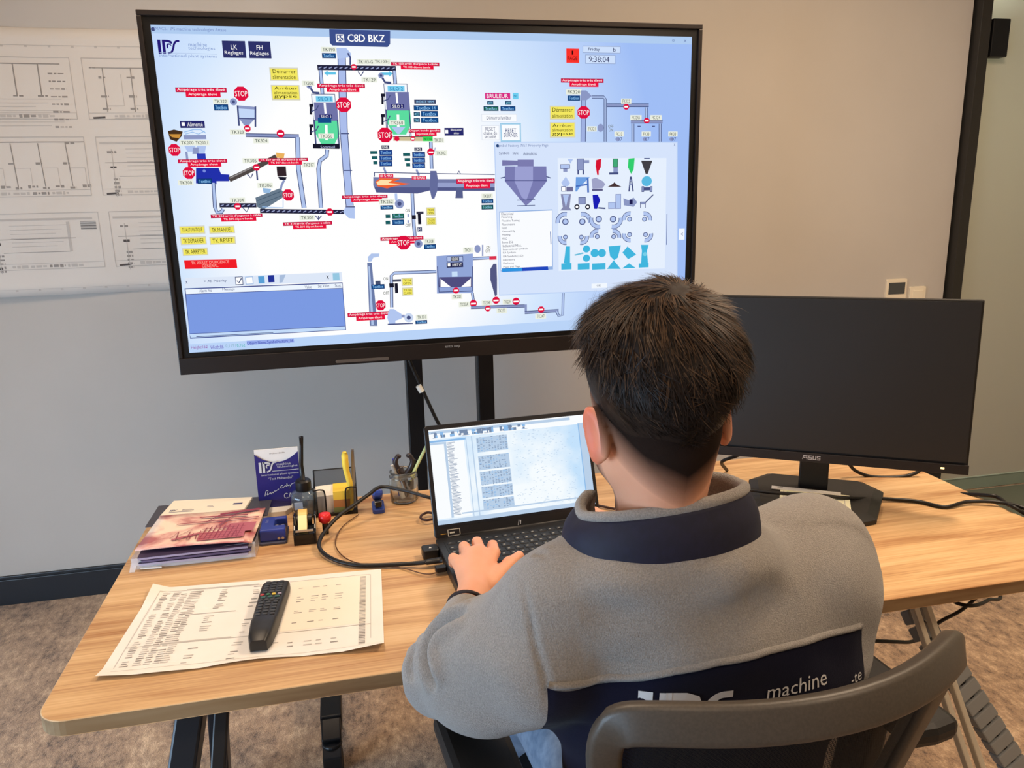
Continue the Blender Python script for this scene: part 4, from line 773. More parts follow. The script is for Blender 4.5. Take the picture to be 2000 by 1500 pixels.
cable('charging_cable', [LL(-.183, -.115, .010), LL(-.22, -.115, .006), tuple(PZ(780, 1108, .7435)), tuple(PZ(720, 1104, .7435)), tuple(PZ(675, 1090, .7435)), tuple(PZ(655, 1062, .7435)), tuple(PZ(668, 1030, .7435)), tuple(PZ(700, 1005, .7435))], .0012, 'hair thin dark cord lying flat inside the thick cable loop', m=mat('cord_brown', C(96, 66, 46), .6))
cable('small_cable', [PZ(848, 1003, .75), PZ(835, 1001, .75), PZ(824, 1006, .75), PZ(822, 1012, .75), PZ(832, 1016, .75), PZ(850, 1013, .75)], .0028, 'small dark loop of cable peeking out left of the laptop screen', m=mat('cord_dark_brown', C(58, 32, 26), .5))
cable('small_cable', [PZ(1150, 985, .745), PZ(1172, 988, .745), PZ(1195, 993, .745), PZ(1215, 995, .745), PZ(1260, 990, .745)], .0028, 'thin dark cable coming out right of the laptop screen beside the neck', m=mat('cord_dark_brown', C(58, 32, 26), .5))
# ------------------------------------------------------------------ plot sheet and remote
t = thing('spreadsheet_printout', (-.18, 1.28, ZT), 'large printed white table sheet lying on the front left of the desk under the remote', 'paper')
c4 = [np.array(p) for p in ((-.401, 1.149), (.027, 1.126), (.038, 1.401), (-.378, 1.432))]
def A3(u, v):
    p = (c4[0]*(1-u)+c4[1]*u)*(1-v)+(c4[3]*(1-u)+c4[2]*u)*v
    z = ZT+.0012+.0016*(1+math.sin(u*6+v*2))*.5+.010*max(0, 1-u/.07)*max(0, (v-.75)/.25)+.012*max(0, 1-v/.10)*max(0, 1-u/.12)*.5+.010*max(0, 1-v/.06)*max(0, (u-.85)/.15)+.003*max(0, 1-v/.08)*abs(math.sin(u*9))
    return Vector((p[0], p[1]-(.004*math.sin(u*8) if v < .01 else 0), z))
def onsheet(b, u0, v0, u1, v1, mi, dz=.0004):
    n = max(1, int(abs(u1-u0)/.03)); V = []
    for k in range(n+1):
        u = u0+(u1-u0)*k/n
        for v in (v0, v1): p = A3(u, v); V.append((p.x, p.y, p.z+dz))
    b.add(V, [(2*k, 2*k+2, 2*k+3, 2*k+1) for k in range(n)], mi)
b = MB(); nu, nv = 60, 40; b.add([A3(i/nu, j/nv) for i in range(nu+1) for j in range(nv+1)], [(i*(nv+1)+j, (i+1)*(nv+1)+j, (i+1)*(nv+1)+j+1, i*(nv+1)+j+1) for i in range(nu) for j in range(nv)])
b.build('sheet', M_paper, t, smooth=True)
b = MB(); rs = random.Random(11)
onsheet(b, .60, .30, .93, .93, 2, .0002)
for (u0, v0, u1, v1) in ((.04, .93, .95, .934), (.04, .08, .042, .93), (.04, .28, .95, .285), (.95, .12, .952, .93), (.15, .94, .46, .948), (.22, .60, .40, .608), (.16, .285, .42, .297), (.04, .04, .95, .042)): onsheet(b, u0, v0, u1, v1, 0)
cols = (.055, .10, .135, .17, .195)
for c, u in enumerate(cols):
    v = .90
    while v > .08:
        if rs.random() < .93: onsheet(b, u+rs.uniform(0, .006), v, u+rs.uniform(.02, .034), v+.010, rs.choice((0, 0, 1)))
        v -= .022
for (u, va, vb) in ((.30, .58, .92), (.28, .3, .56), (.27, .05, .25), (.44, .6, .93), (.44, .32, .55), (.43, .05, .22), (.56, .06, .2)):
    v = vb
    while v > va:
        if rs.random() < .6: onsheet(b, u+rs.uniform(0, .008), v, u+rs.uniform(.02, .045), v+.009, rs.choice((0, 1)))
        v -= .024
for u in (.64, .70, .745, .80):
    for v0 in (.82, .70, .67, .64, .52, .50, .38, .16, .12): onsheet(b, u, v0, u+rs.uniform(.015, .035), v0+.010, rs.choice((0, 0, 1)))
v = .90
while v > .06:
    onsheet(b, .905, v, .93, v+.011, 0 if rs.random() < .7 else 1); v -= .0175
b.build('printed_text', [M_inkl, M_ink, mat('print_cream', C(240, 233, 217), .8)], t)
ra = math.atan2(-.014, .202)
rem = thing('remote_control', (-.16, 1.265, ZT+.003), 'black remote control with coloured buttons lying on the printed sheet', 'remote', rz=ra)
RM = WM[rem.name]
b = MB(); n = 14; prof = []
for k in range(n+1):
    y = -.1015+.203*k/n; f = k/n
    wd = .0195+.0055*math.sin(PI*min(1, max(0, (f+.05)*.9))); wd = .020+.005*f if f > .25 else .0165+.0035*(f/.25)+.005*f
    hz = .021+.003*math.sin(PI*f)+(.004 if f < .3 else 0)
    if k == 0: wd *= .80; hz *= .78
    if k == n: hz *= .85; wd *= .96
    prof.append((y, wd, hz))
V = []; m_ = 10
for y, wd, hz in prof:
    for j in range(m_+1):
        a = PI*j/m_; ca, sa = math.cos(a), math.sin(a)
        V.append(RM @ Vector((wd*math.copysign(abs(ca)**.45, ca), y, .001+(hz-.001)*abs(sa)**.35)))
Fs = [(k*(m_+1)+j, k*(m_+1)+j+1, (k+1)*(m_+1)+j+1, (k+1)*(m_+1)+j) for k in range(n) for j in range(m_)]+[(k*(m_+1), (k+1)*(m_+1), (k+1)*(m_+1)+m_, k*(m_+1)+m_) for k in range(n)]
Fs += [tuple(range(m_+1)), tuple(n*(m_+1)+j for j in range(m_+1))[::-1]]
b.add(V, Fs).build('body', mat('remote_black', C(30, 29, 29), .42), rem, smooth=False, auto=.6)
def zt(y): f = (y+.1015)/.203; return .001+(.021+.003*math.sin(PI*f)+(.004 if f < .3 else 0)-.001)
mk = mat('remote_key', C(60, 62, 64), .5)
for r in range(15):
    y = .090-r*.0098
    if y < -.045: break
    for cc in (-1, 0, 1) if r not in (5, 7) else (-1.25, -.42, .42, 1.25):
        if r == 6 and cc != 0: pass
        m_b = mk
        if r == 5: m_b = {-1.25: mat('remote_red', C(170, 60, 60), .5), -.42: mat('remote_green', C(60, 110, 80), .5), .42: mat('remote_yellow', C(215, 185, 70), .5), 1.25: mat('remote_lilac', C(150, 140, 160), .5)}[cc]
        if r == 6: m_b = mat('remote_teal', C(56, 92, 84), .5)
        w_ = .0085 if r not in (5, 7) else .0065
        MB().rbox((0, 0, 0), (w_, .0056, .0022), .0018, mat4=RM @ Matrix.Translation((cc*.0118, y, zt(y)+.0004)), n=2).build('button', m_b, rem)
# ------------------------------------------------------------------ pile of brochures
PL = (-.318, 1.64)
def pad(name, cx, cy, z, w_, d_, h, rz, m, label, cat, layers=None):
    T = Matrix.Translation((cx, cy, z)) @ Matrix.Rotation(rz, 4, 'Z'); t = thing(name, (cx, cy, z), label, cat, 'booklets in the brochure pile' if name == 'booklet' else None)
    return t, T
t, T = pad('plastic_sleeve', -.318, 1.64, ZT+.0005, .226, .235, .011, -.03, None, 'clear plastic sleeve with white papers, lowest in the brochure pile', 'sleeve')
b = MB(); b.prism([(-.108, -.112), (.108, -.108), (.108, .112), (-.108, .112)], 0, .008, T); b.prism([(-.100, -.118), (-.06, -.121), (-.075, -.108), (-.098, -.106)], .001, .004, T); b.build('papers', M_paper, t)
b = MB(); T2 = T; V = [(-.114, -.118, .001), (.116, -.112, .001), (.118, .118, .001), (-.114, .118, .001), (-.116, -.117, .024), (.116, -.104, .030), (.114, .11, .024), (-.112, .11, .020)]
b.add([T @ Vector(v) for v in V], [(0, 1, 5, 4), (1, 2, 6, 5), (3, 0, 4, 7)]); b.add([T @ Vector(v) for v in [(-.118, -.128, .001), (-.108, -.128, .001), (-.106, -.112, .014), (-.118, -.112, .012)]], [(0, 1, 2, 3)])
sl = b.build('film', mat('clear_film', C(235, 235, 240), .15, trans=.0, alpha=.32, spec=.8), t); sl.modifiers.new('s', 'SOLIDIFY').thickness = .0003
for i, (dz, m, lb, off) in enumerate(((.0095, mat('booklet_lilac', C(170, 164, 186), .5), 'thin lilac grey booklet directly on the plastic sleeve', 0), (.0160, mat('booklet_violet', C(88, 78, 112), .5), 'thin violet booklet, second from the bottom of the brochure pile', .004), (.0225, mat('booklet_mauve', C(160, 150, 176), .5), 'mauve booklet just under the glossy red brochure', -.003))):
    t, T = pad('booklet', -.316+off, 1.625, ZT+.0005+dz, .21, .2, .006, -.02+.015*i, None, lb, 'booklet')
    MB().prism([(-.104, -.105), (.10, -.105), (.10, .10), (-.104, .10)], .0005, .0052, T).build('pages', m, t)
    MB().prism([(-.105, -.106), (.101, -.106), (.101, .101), (-.105, .101)], .0052, .0058, T).build('cover', mat('booklet_cover_dark', C(52, 42, 72), .45), t)
t, T = pad('folder', -.335, 1.73, ZT+.0295, .27, .13, .002, -.02, None, 'dark grey folder sticking out behind the cream notepad', 'folder')
MB().prism([(-.105, -.06), (.145, -.06), (.145, .060), (-.105, .060)], 0, .0015, T).build('cover', mat('folder_grey', C(62, 62, 72), .5), t)
t, T = pad('notepad', -.326, 1.745, ZT+.0315, .18, .1, .005, -.14, None, 'cream notepad with a small blue emblem behind the red brochure', 'notepad')
MB().prism([(-.088, -.05), (.088, -.05), (.088, .044), (-.088, .044)], 0, .005, T).build('pages', mat('notepad_cream', C(228, 219, 200), .75), t)
b = MB(); put_logo(b, T @ Vector((-.068, -.018, .0053)), T.to_3x3() @ Vector((1, 0, 0)), T.to_3x3() @ Vector((0, 1, 0)), .010)
for i, (x, y, w_) in enumerate(((-.05, -.014, .02), (-.05, -.019, .026), (-.075, -.027, .05), (.055, .006, .02), (.0, .0, .012), (.0, -.006, .016))): b.box(T @ Vector((x+w_/2, y, .0053)), (w_, .0015 if i != 3 else .009, .0002), rz=-.14)
b.build('print', mat('print_navy', C(70, 74, 110), .7), t)
# glossy red brochure with a plant silhouette
t, T = pad('brochure', -.313, 1.618, ZT+.036, .22, .17, .003, -.07, None, 'glossy red and cream brochure showing a factory silhouette, topmost of the pile', 'brochure')
def broch_mat():
    m = mat('brochure_print', C(200, 160, 150), .25, spec=.6); N, L = nt(m); bb = N['Principled BSDF']; tc = N.new('ShaderNodeTexCoord')
    mp = N.new('ShaderNodeMapping'); mp.inputs['Scale'].default_value = (1, 1.3, 1); L.new(tc.outputs['Object'], mp.inputs[0])
    n = N.new('ShaderNodeTexNoise'); n.inputs['Scale'].default_value = 12; n.inputs['Detail'].default_value = 6; n.inputs['Distortion'].default_value = .6; L.new(mp.outputs[0], n.inputs['Vector'])
    r = N.new('ShaderNodeValToRGB'); e = r.color_ramp.elements; e[0].position = .36; e[0].color = C(176, 96, 98); e[1].position = .58; e[1].color = C(244, 220, 196); k = e.new(.46); k.color = C(222, 172, 158)
    L.new(n.outputs[0], r.inputs[0]); L.new(r.outputs[0], bb.inputs['Base Color']); return m
b = MB(); V = []
for i in range(13):
    for j in range(9): u, v = i/12, j/8; V.append(T @ Vector((-.112+.222*u, -.088+.176*v+.006*u*0, .001+.004*math.sin(u*PI)*(1-v)*.6-.003*(1-v)*(u > .95))))
b.add(V, [(i*9+j, (i+1)*9+j, (i+1)*9+j+1, i*9+j+1) for i in range(12) for j in range(8)])
o = b.build('cover', broch_mat(), t, smooth=True); o.modifiers.new('s', 'SOLIDIFY').thickness = .0016
b = MB(); q = [0]
def br(x0, y0, x1, y1, w_, mi=0):
    q[0] += 1; Vv, Ff = ribbon([(x0+(x1-x0)*k/5, y0+(y1-y0)*k/5) for k in range(6)], w_)
    b.add([T @ Vector((x, y, .0052+q[0]*.000004)) for x, y in Vv], Ff, mi)
rb = random.Random(5)
br(.0, -.055, .09, -.05, .04, 1); br(.05, -.02, .105, -.02, .045, 1)
for k in range(9): br(.005+k*.009, -.07, .008+k*.009, -.01+.004*(k % 3), .002)
for k in range(5): br(.0, -.065+k*.012, .085, -.063+k*.012, .002)
br(-.06, .02, .105, .03, .004); br(-.02, .05, .08, .046, .006); br(.02, .058, .10, .075, .010); br(-.05, -.06, .0, -.035, .008, 1); br(-.045, -.05, -.02, -.01, .0015); br(-.055, -.055, -.045, -.02, .0012); br(.03, .0, .06, .07, .003); br(.0, .02, .02, .055, .003)
for k in range(14): x = rb.uniform(-.06, .09); br(x, -.065, x+rb.uniform(-.004, .004), rb.uniform(-.05, -.02), .0018, rb.choice((0, 1)))
b.build('factory_print', [mat('brochure_red', C(140, 48, 62), .3), mat('brochure_rose', C(176, 92, 100), .3)], t)
# ------------------------------------------------------------------ blue desk card
pB = PZ(508, 1003, ZT); pT = PY(500, 880, pB[1]); hcard = pT[2]-ZT
t = thing('desk_card', (pB[0]+.05, pB[1], ZT), 'blue standing company card with white lettering left of the black rod bottle', 'card')
x0 = pB[0]; w_ = .0955; yc = float(pB[1]); b = MB(); N_ = 16
def ct(u): return ZT+hcard-.028+.022*(2*u-1)**2-.004
V = [(x0+w_*k/N_, yc, ZT+.012) for k in range(N_+1)]+[(x0+w_*k/N_, yc, ct(k/N_)) for k in range(N_+1)]
b.add(V, [(k, k+1, N_+2+k, N_+1+k) for k in range(N_)]); o = b.build('blue_front', mat('card_blue', C(38, 36, 112), .35), t); o.modifiers.new('s', 'SOLIDIFY').thickness = .0012
MB().box((x0+w_/2, yc+.0035, ZT+.012+(hcard-.012)/2), (w_, .002, hcard-.012)).build('white_insert', M_paper, t)
b = MB(); b.prism([(x0, yc-.03), (x0+w_*.62, yc-.03), (x0+w_, yc+.03), (x0, yc+.03)], ZT, ZT+.012); b.build('base', M_paper, t, bevel=.001)
bar(MB(), (x0+w_/2, yc+.005, ZT+hcard*.8), (x0+w_/2, yc+.04, ZT+.002), w_*.8, .001).build('back_prop', M_paper, t)
b = MB(); U_, W_ = (1, 0, 0), (0, 0, 1); yy = yc-.0014
def cx_(px): return x0+w_*(px-123)/537.
def cz_(py): return ZT+hcard*(1-(py-245)/755.)
put_logo(b, (cx_(275), yy, cz_(452)), U_, W_, .025)
put_text(b, 'machine', (cx_(470), yy, cz_(425)), U_, W_, width=.032, height=.006); put_text(b, 'technologies', (cx_(515), yy, cz_(460)), U_, W_, width=.045, height=.0062)
b.box((cx_(490), yy, cz_(503)), (.058, .0004, .0010)); put_text(b, 'international plant systems', (cx_(418), yy, cz_(545)), U_, W_, width=.082, height=.0058); put_text(b, '"Test Mühendisi"', (cx_(420), yy, cz_(592)), U_, W_, width=.055, height=.006)
def scrib(pts, w2=.0013):
    P = spline([(cx_(a), cz_(c)) for a, c in pts], 6); Vv, Ff = ribbon(P, w2); b.add([(p[0], yy, p[1]) for p in Vv], Ff)
b.build('white_print', mat('white_ink', C(225, 225, 232), .6), t); b = MB()
scrib([(205, 795), (225, 735), (250, 735), (235, 780), (262, 770), (275, 755), (285, 775), (300, 752), (310, 765), (330, 742), (345, 745), (385, 722)]); scrib([(440, 685), (415, 690), (410, 715), (440, 712), (455, 700), (470, 690), (485, 700), (490, 665), (500, 695), (520, 685), (530, 700), (515, 735), (545, 680), (570, 670), (590, 665), (610, 672), (640, 650), (625, 690)])
b.build('handwriting', mat('white_ink', C(225, 225, 232), .6), t); b = MB()
put_text(b, 'CAF', (cx_(512), yy, cz_(812)), U_, W_, width=.026, height=.0135); b.box((cx_(212), yy, cz_(960)), (.001, .0004, .009)); put_text(b, 'TEST', (cx_(240), yy, cz_(942)), U_, W_, width=.007, height=.0022)
b.build('white_lettering', mat('white_ink', C(225, 225, 232), .6), t)
put_text(b2 := MB(), 'mühendislik', (cx_(405), yc+.0022, cz_(297)), U_, W_, width=.034, height=.0035); b2.build('grey_print', M_ink, t)
# ------------------------------------------------------------------ hole punch
t = thing('hole_punch', (-.174, 1.615, ZT), 'blue two hole punch in front of the blue desk card', 'hole punch')
M_bl = mat('punch_blue', C(44, 62, 148), .35)
x, y = -.175, 1.617
MB().rbox((x, y, ZT+.003), (.056, .085, .006), .006).build('base', mat('punch_base_grey', C(70, 74, 98), .4), t)
b = MB(); zz = ZT+.006
b.prism([(x-.026, y-.036), (x+.026, y-.036), (x+.026, y-.012), (x+.002, y-.012), (x+.002, y+.024), (x+.026, y+.024), (x+.026, y+.038), (x-.026, y+.038)], zz, ZT+.032); b.build('lever', M_bl, t, bevel=.003)
b = MB().box((x+.013, y+.006, ZT+.012), (.025, .036, .014)); b.build('recess', mat('punch_dark', C(16, 18, 44), .5), t)
for dx in (.006, .018): MB().lathe([(.0035, 0), (.0035, .005), (0, .0055)], (x+dx, y+.006, ZT+.019), 12).build('pin', M_steel, t)
for dx in (.012, .020): MB().lathe([(0, 0), (.003, 0), (.003, .0005), (0, .0006)], (0, 0, 0), 10, T=Matrix.Translation((x+dx, y-.0372, ZT+.012)) @ Matrix.Rotation(PI/2, 4, 'X')).build('rivet', M_steel, t)
put_text(b := MB(), 'Bica', (x-.014, y+.012, ZT+.0325), (0, 1, 0), (-1, 0, 0), width=.016, height=.006); b.build('maker_mark', mat('punch_text', C(130, 140, 200), .5), t)
# ------------------------------------------------------------------ tape dispenser
x, y = -.109, 1.60
t = thing('tape_dispenser', (x, y, ZT), 'black tape dispenser with yellow tape right of the hole punch', 'tape dispenser')
prof = [(-.042, 0), (.042, 0), (.040, .030), (.022, .048), (-.004, .050), (-.020, .036), (-.030, .030), (-.042, .026)]
TD = Matrix.Translation((x, y, ZT)) @ Matrix(((0, 0, 1, 0), (1, 0, 0, 0), (0, 1, 0, 0), (0, 0, 0, 1)))
for s in (-1, 1): MB().prism(prof, s*.021-.002, s*.021+.002, TD).build('side_wall', M_gloss, t, bevel=.001)
MB().prism([(-.042, 0), (.042, 0), (.040, .012), (-.02, .014), (-.030, .024), (-.042, .024)], -.019, .019, TD).build('base', M_gloss, t, bevel=.001)
rl = MB(); TR = Matrix.Translation((x-.004, y+.010, ZT+.034)) @ Matrix.Rotation(PI/2, 4, 'Y')
MB().lathe([(.012, -.009), (.024, -.009), (.024, .009), (.012, .009), (.012, -.009)], (0, 0, 0), 28, T=TR).build('tape_roll', mat('tape_yellow', C(226, 186, 104), .4), t, auto=.6)
MB().lathe([(0, -.014), (.012, -.014), (.012, .018), (0, .018)], (0, 0, 0), 20, T=TR).build('hub', M_black, t, auto=.6)
bar(MB(), (x-.004, y-.006, ZT+.052), (x-.004, y-.034, ZT+.031), .018, .0004).build('tape_strip', mat('tape_pale', C(236, 205, 140), .3), t)
MB().box((x, y-.040, ZT+.031), (.036, .002, .004)).build('cutter', M_steel, t)
# ------------------------------------------------------------------ bottle with rod
pb = PZ(597, 1012, ZT); x, y = float(pb[0]), float(pb[1])+.02
t = thing('rod_bottle', (x, y, ZT), 'squat clear bottle with black screw cap and tall black rod', 'bottle')
MB().lathe([(0, .001), (.024, .001), (.030, .006), (.030, .046), (.027, .056), (.014, .062), (.014, .066), (.0125, .066), (.0125, .060), (.025, .054), (.028, .045), (.028, .008), (.022, .0035), (0, .0035)], (x, y, ZT), 28).build('glass', mat('smoky_glass', C(196, 206, 212), .05, trans=.92), t, smooth=True)
MB().lathe([(0, .004), (.022, .004), (.0275, .009), (.0275, .026), (0, .026)], (x, y, ZT), 24).build('liquid', mat('grey_liquid', C(100, 110, 118), .1, trans=.5), t, smooth=True)
MB().box((x-.012, y-.029, ZT+.034), (.018, .003, .016)).build('label', mat('label_blue_white', C(150, 165, 185), .5), t)
b = MB().lathe([(0, .060), (.0165, .060), (.0175, .064), (.0175, .082), (.014, .086), (0, .086)], (x, y, ZT), 28); b.build('screw_cap', M_black, t, auto=.6)
top = PY(588, 853, y-.004)
b = MB().tube([(x, y, ZT+.082), (x-.001, y-.001, ZT+.12), tuple(Vector((x, y, ZT+.086)).lerp(Vector(top), .8)), tuple(top)], [.0058, .0050, .0040, .0050], 12); b.build('rod', M_black, t, smooth=True)
bar(MB(), Vector(top)+Vector((.001, -.003, -.008)), Vector(top)+Vector((.002, -.0045, .003)), .003, .002).build('clip', M_black, t)
# ------------------------------------------------------------------ red stamp
x, y = -.068, 1.605
t = thing('ink_stamp', (x, y, ZT), 'small stamp with red cap and black body', 'stamp')
MB().rbox((x, y, ZT+.014), (.013, .010, .028), .003).build('body', M_gloss, t)
MB().lathe([(0, .026), (.008, .026), (.013, .031), (.0135, .040), (.012, .046), (.006, .0475), (0, .0475)], (x, y, ZT), 24).build('cap', mat('cap_red', C(214, 36, 36), .35), t, smooth=True)
# ------------------------------------------------------------------ mesh organiser with notes
x0, x1, y0, y1 = -.092, .002, 1.700, 1.772; h = .086
t = thing('wire_note_holder', ((x0+x1)/2, 1.73, ZT), 'black wire mesh note holder with yellow and white notes', 'note holder')
def meshm():
    m = bpy.data.materials.new('wire_mesh'); m.use_nodes = True; N, L = nt(m); bb = N['Principled BSDF']; bb.inputs['Base Color'].default_value = C(22, 20, 20); bb.inputs['Roughness'].default_value = .5
    bb.inputs['Alpha'].default_value = .3; return m
MME = meshm(); zb = ZT+.002
MB().box(((x0+x1)/2, y1, zb+h/2), (x1-x0, .001, h)).build('back_mesh', MME, t)
b = MB().box((x0, (y0+y1)/2, zb+h*.3), (.001, y1-y0, h*.6)); b.build('side_mesh', MME, t); b = MB().box((x1, (y0+y1)/2, zb+h*.3), (.001, y1-y0, h*.6)); b.build('side_mesh', MME, t)
MB().box(((x0+x1)/2, (y0+y1)/2, zb), (x1-x0, y1-y0, .003)).build('bottom_plate', M_frame, t)
b = MB().box((x0+.012, y0, zb+.030), (.024, .001, .06)).box((x1-.012, y0, zb+.030), (.024, .001, .06)); b.build('front_mesh', MME, t)
w2 = .0018
b = MB().tube([(x0, y1, zb), (x0, y1, zb+h), (x1, y1, zb+h), (x1, y1, zb)], w2, 8); b.build('back_wire', M_frame, t)
b = MB(); b.tube(spline([(x0, y1, zb+h), (x0, y1-.01, zb+h*.75), (x0, y0+.01, zb+.062), (x0, y0, zb+.062)], 4), w2, 8)
b.tube(spline([(x0, y0, zb+.062), (x0+.016, y0, zb+.063), (x0+.024, y0, zb+.054), (x0+.025, y0, zb+.002)], 6), w2, 8); b.build('side_wire', M_frame, t)
b = MB(); b.tube(spline([(x1, y1, zb+h), (x1, y1-.01, zb+h*.75), (x1, y0+.01, zb+.062), (x1, y0, zb+.062)], 4), w2, 8)
b.tube(spline([(x1, y0, zb+.062), (x1-.016, y0, zb+.063), (x1-.024, y0, zb+.054), (x1-.025, y0, zb+.002)], 6), w2, 8); b.build('side_wire', M_frame, t)
MB().tube([(x0+.024, y0, zb+.004), (x1-.024, y0, zb+.004)], w2, 8).build('front_wire', M_frame, t)
MY = mat('note_yellow', C(240, 205, 70), .7)
t2 = thing('yellow_note_block', (-.030, 1.732, ZT+.005), 'block of yellow sticky notes with coloured layers inside the wire holder', 'sticky notes')
MB().box((-.030, 1.732, ZT+.046), (.040, .055, .020)).build('yellow_sheets', MY, t2); MB().box((-.030, 1.732, ZT+.027), (.040, .055, .018)).build('orange_sheets', mat('note_orange', C(176, 120, 70), .7), t2); MB().box((-.030, 1.732, ZT+.012), (.040, .055, .012)).build('green_sheets', mat('note_green', C(120, 130, 80), .7), t2)
o = MB().box((-.068, 1.738, ZT+.028), (.040, .055, .044), rx=.10, rz=.1).build('white_note_block', M_paper); tag(o, 'white note block tilted in the left part of the wire holder', 'sticky notes')
pz = PZ(690, 990, ZT+.01)
b = MB().tube(spline([(-.012, 1.712, ZT+.008), (-.010, 1.712, ZT+.06), (-.017, 1.712, ZT+.105), (-.018, 1.712, ZT+.145)], 5), [.009]*6+[.011]*5+[.0125]*4+[.008], 12, flat=.6); o = b.build('yellow_highlighter', MY, smooth=True); tag(o, 'tall yellow highlighter standing at the right of the wire holder', 'highlighter')
b = MB().tube([(-.004, 1.722, ZT+.008), (-.001, 1.722, ZT+.11), (.0, 1.722, ZT+.148)], [.004, .004, .003], 10); o = b.build('ballpoint_pen', mat('pen_silver', C(150, 148, 146), .35, .3), smooth=True); tag(o, 'silver and black pen right of the yellow highlighter', 'pen')
# ------------------------------------------------------------------ stapler
x, y = .049, 1.715
t = thing('mini_stapler', (x, y, ZT), 'small blue stapler between the wire holder and the glass jar', 'stapler')
M_sb = mat('stapler_blue', C(52, 76, 160), .35)
MB().rbox((x, y, ZT+.005), (.028, .062, .010), .008).build('base', M_sb, t)
bar(MB(), (x, y+.028, ZT+.020), (x, y-.012, ZT+.046), .024, .018).build('top_arm', M_sb, t, bevel=.006)
bar(MB(), (x, y+.02, ZT+.014), (x, y-.022, ZT+.022), .016, .008).build('magazine', M_steel, t, bevel=.001)
MB().box((x, y-.0255, ZT+.020), (.014, .002, .012)).build('front_slot', M_gloss, t)
# ------------------------------------------------------------------ jar with tools
x, y = .113, 1.752
t = thing('glass_jar', (x, y, ZT), 'clear glass jar full of pens and a staple remover', 'jar')
MB().lathe([(0, .001), (.028, .001), (.033, .006), (.034, .050), (.031, .062), (.031, .070), (.0325, .074), (.030, .076), (.0285, .070), (.0285, .062), (.0315, .050), (.0305, .008), (.026, .005), (0, .005)], (x, y, ZT), 32).build('glass', mat('jar_glass', C(240, 243, 240), .03, trans=.97), t, smooth=True)
MB().lathe([(.0325, .060), (.0335, .061), (.0335, .063), (.0325, .064)], (x, y, ZT), 32).build('rim_thread', mat('jar_glass', C(240, 243, 240), .03, trans=.97), t, smooth=True)
def pen(n_, a, b2, r, m, lb, cat='pen'): o = MB().tube([a, b2], [r, r*.9], 10).build(n_, m, smooth=True); tag(o, lb, cat, 'pens and tools in the glass jar'); return o
pen('highlighter_pen', (x+.014, y-.004, ZT+.050), tuple(PY(833, 871, y-.01)), .0042, mat('pale_green_plastic', C(205, 216, 150), .4), 'pale green pen leaning out of the jar towards the laptop')
pen('black_marker', (x+.004, y+.002, ZT+.008), (x+.027, y-.002, ZT+.10), .0055, M_black, 'black marker leaning right inside the glass jar', 'marker')
pen('white_marker', (x-.004, y-.006, ZT+.008), (x-.024, y-.004, ZT+.092), .0060, M_white, 'white marker leaning left in the glass jar', 'marker')
pen('blue_scissors_handle', (x-.008, y+.008, ZT+.010), (x-.018, y+.004, ZT+.105), .0065, mat('handle_blue', C(50, 66, 170), .4), 'blue rounded tool handle behind the white marker in the jar', 'tool')
pen('pencil', (x+.012, y+.008, ZT+.008), (x-.012, y-.008, ZT+.082), .0035, mat('pencil_brown', C(120, 92, 70), .5), 'brown pencil standing crosswise in the glass jar', 'pencil')
pen('grey_pen', (x+.016, y-.008, ZT+.008), (x-.002, y+.010, ZT+.080), .0038, mat('pen_grey', C(150, 148, 150), .4), 'grey pen standing in the middle of the glass jar')
t = thing('staple_remover', (x+.003, y-.004, ZT+.07), 'dark claw shaped staple remover sticking out of the glass jar', 'staple remover')
for s in (-1, 1):
    P = spline([(x+.003+s*.002, y-.002, ZT+.066), (x+.003+s*.014, y-.002, ZT+.080), (x+.003+s*.020, y-.002, ZT+.097), (x+.003+s*.013, y-.002, ZT+.112), (x+.003+s*.007, y-.002, ZT+.108)], 6)
    MB().tube(P, [.006, .0065]+[.007]*12+[.006]*6+[.005]*4+[.002], 10, flat=.9).build('jaw', mat('remover_brown', C(52, 44, 44), .35), t, smooth=True)
# ------------------------------------------------------------------ office chair
ca = math.radians(4.5); CO = (.470, .93)
chair = thing('office_chair', (CO[0], CO[1], 0), 'black mesh back office chair the person sits on', 'chair', rz=ca)
CT = WM[chair.name]
def cl(x, y, z): return CT @ Vector((x, y, z))
def sweep(pts, outs, hw, ht, r=.008, closed=False, n=3):
    # rounded rectangle swept along pts; outs = outward direction at each point; hw half width across, ht half thickness along out
    P = [Vector(p) for p in pts]; N = len(P); sec = []
    V = []
    for i, p in enumerate(P):
        a = P[(i-1) % N] if closed or i > 0 else P[i]; c = P[(i+1) % N] if closed or i < N-1 else P[i]
        t_ = (c-a).normalized(); o = Vector(outs[i]); o = (o-t_*o.dot(t_)).normalized(); v = t_.cross(o).normalized()
        W = hw[i] if isinstance(hw, list) else hw; H = ht; rr_ = min(r, W*.9, H*.9)
        for (sx, sy, a0) in ((1, 1, 0), (-1, 1, 90), (-1, -1, 180), (1, -1, 270)):
            for k in range(n+1): g = math.radians(a0+90*k/n); V.append(p+v*(sx*(W-rr_)+rr_*math.cos(g))+o*(sy*(H-rr_)+rr_*math.sin(g)))
    m = 4*(n+1); Fs = []
    for i in range(N if closed else N-1):
        for k in range(m): Fs.append((i*m+k, i*m+(k+1) % m, ((i+1) % N)*m+(k+1) % m, ((i+1) % N)*m+k))
    if not closed: Fs += [tuple(range(m))[::-1], tuple(range((N-1)*m, N*m))]
    return V, Fs
BX = .238
def backy(x, z): return -.218-.078*(1-min(1, (x/BX)**2))+(.89-z)*.34
path = []; 
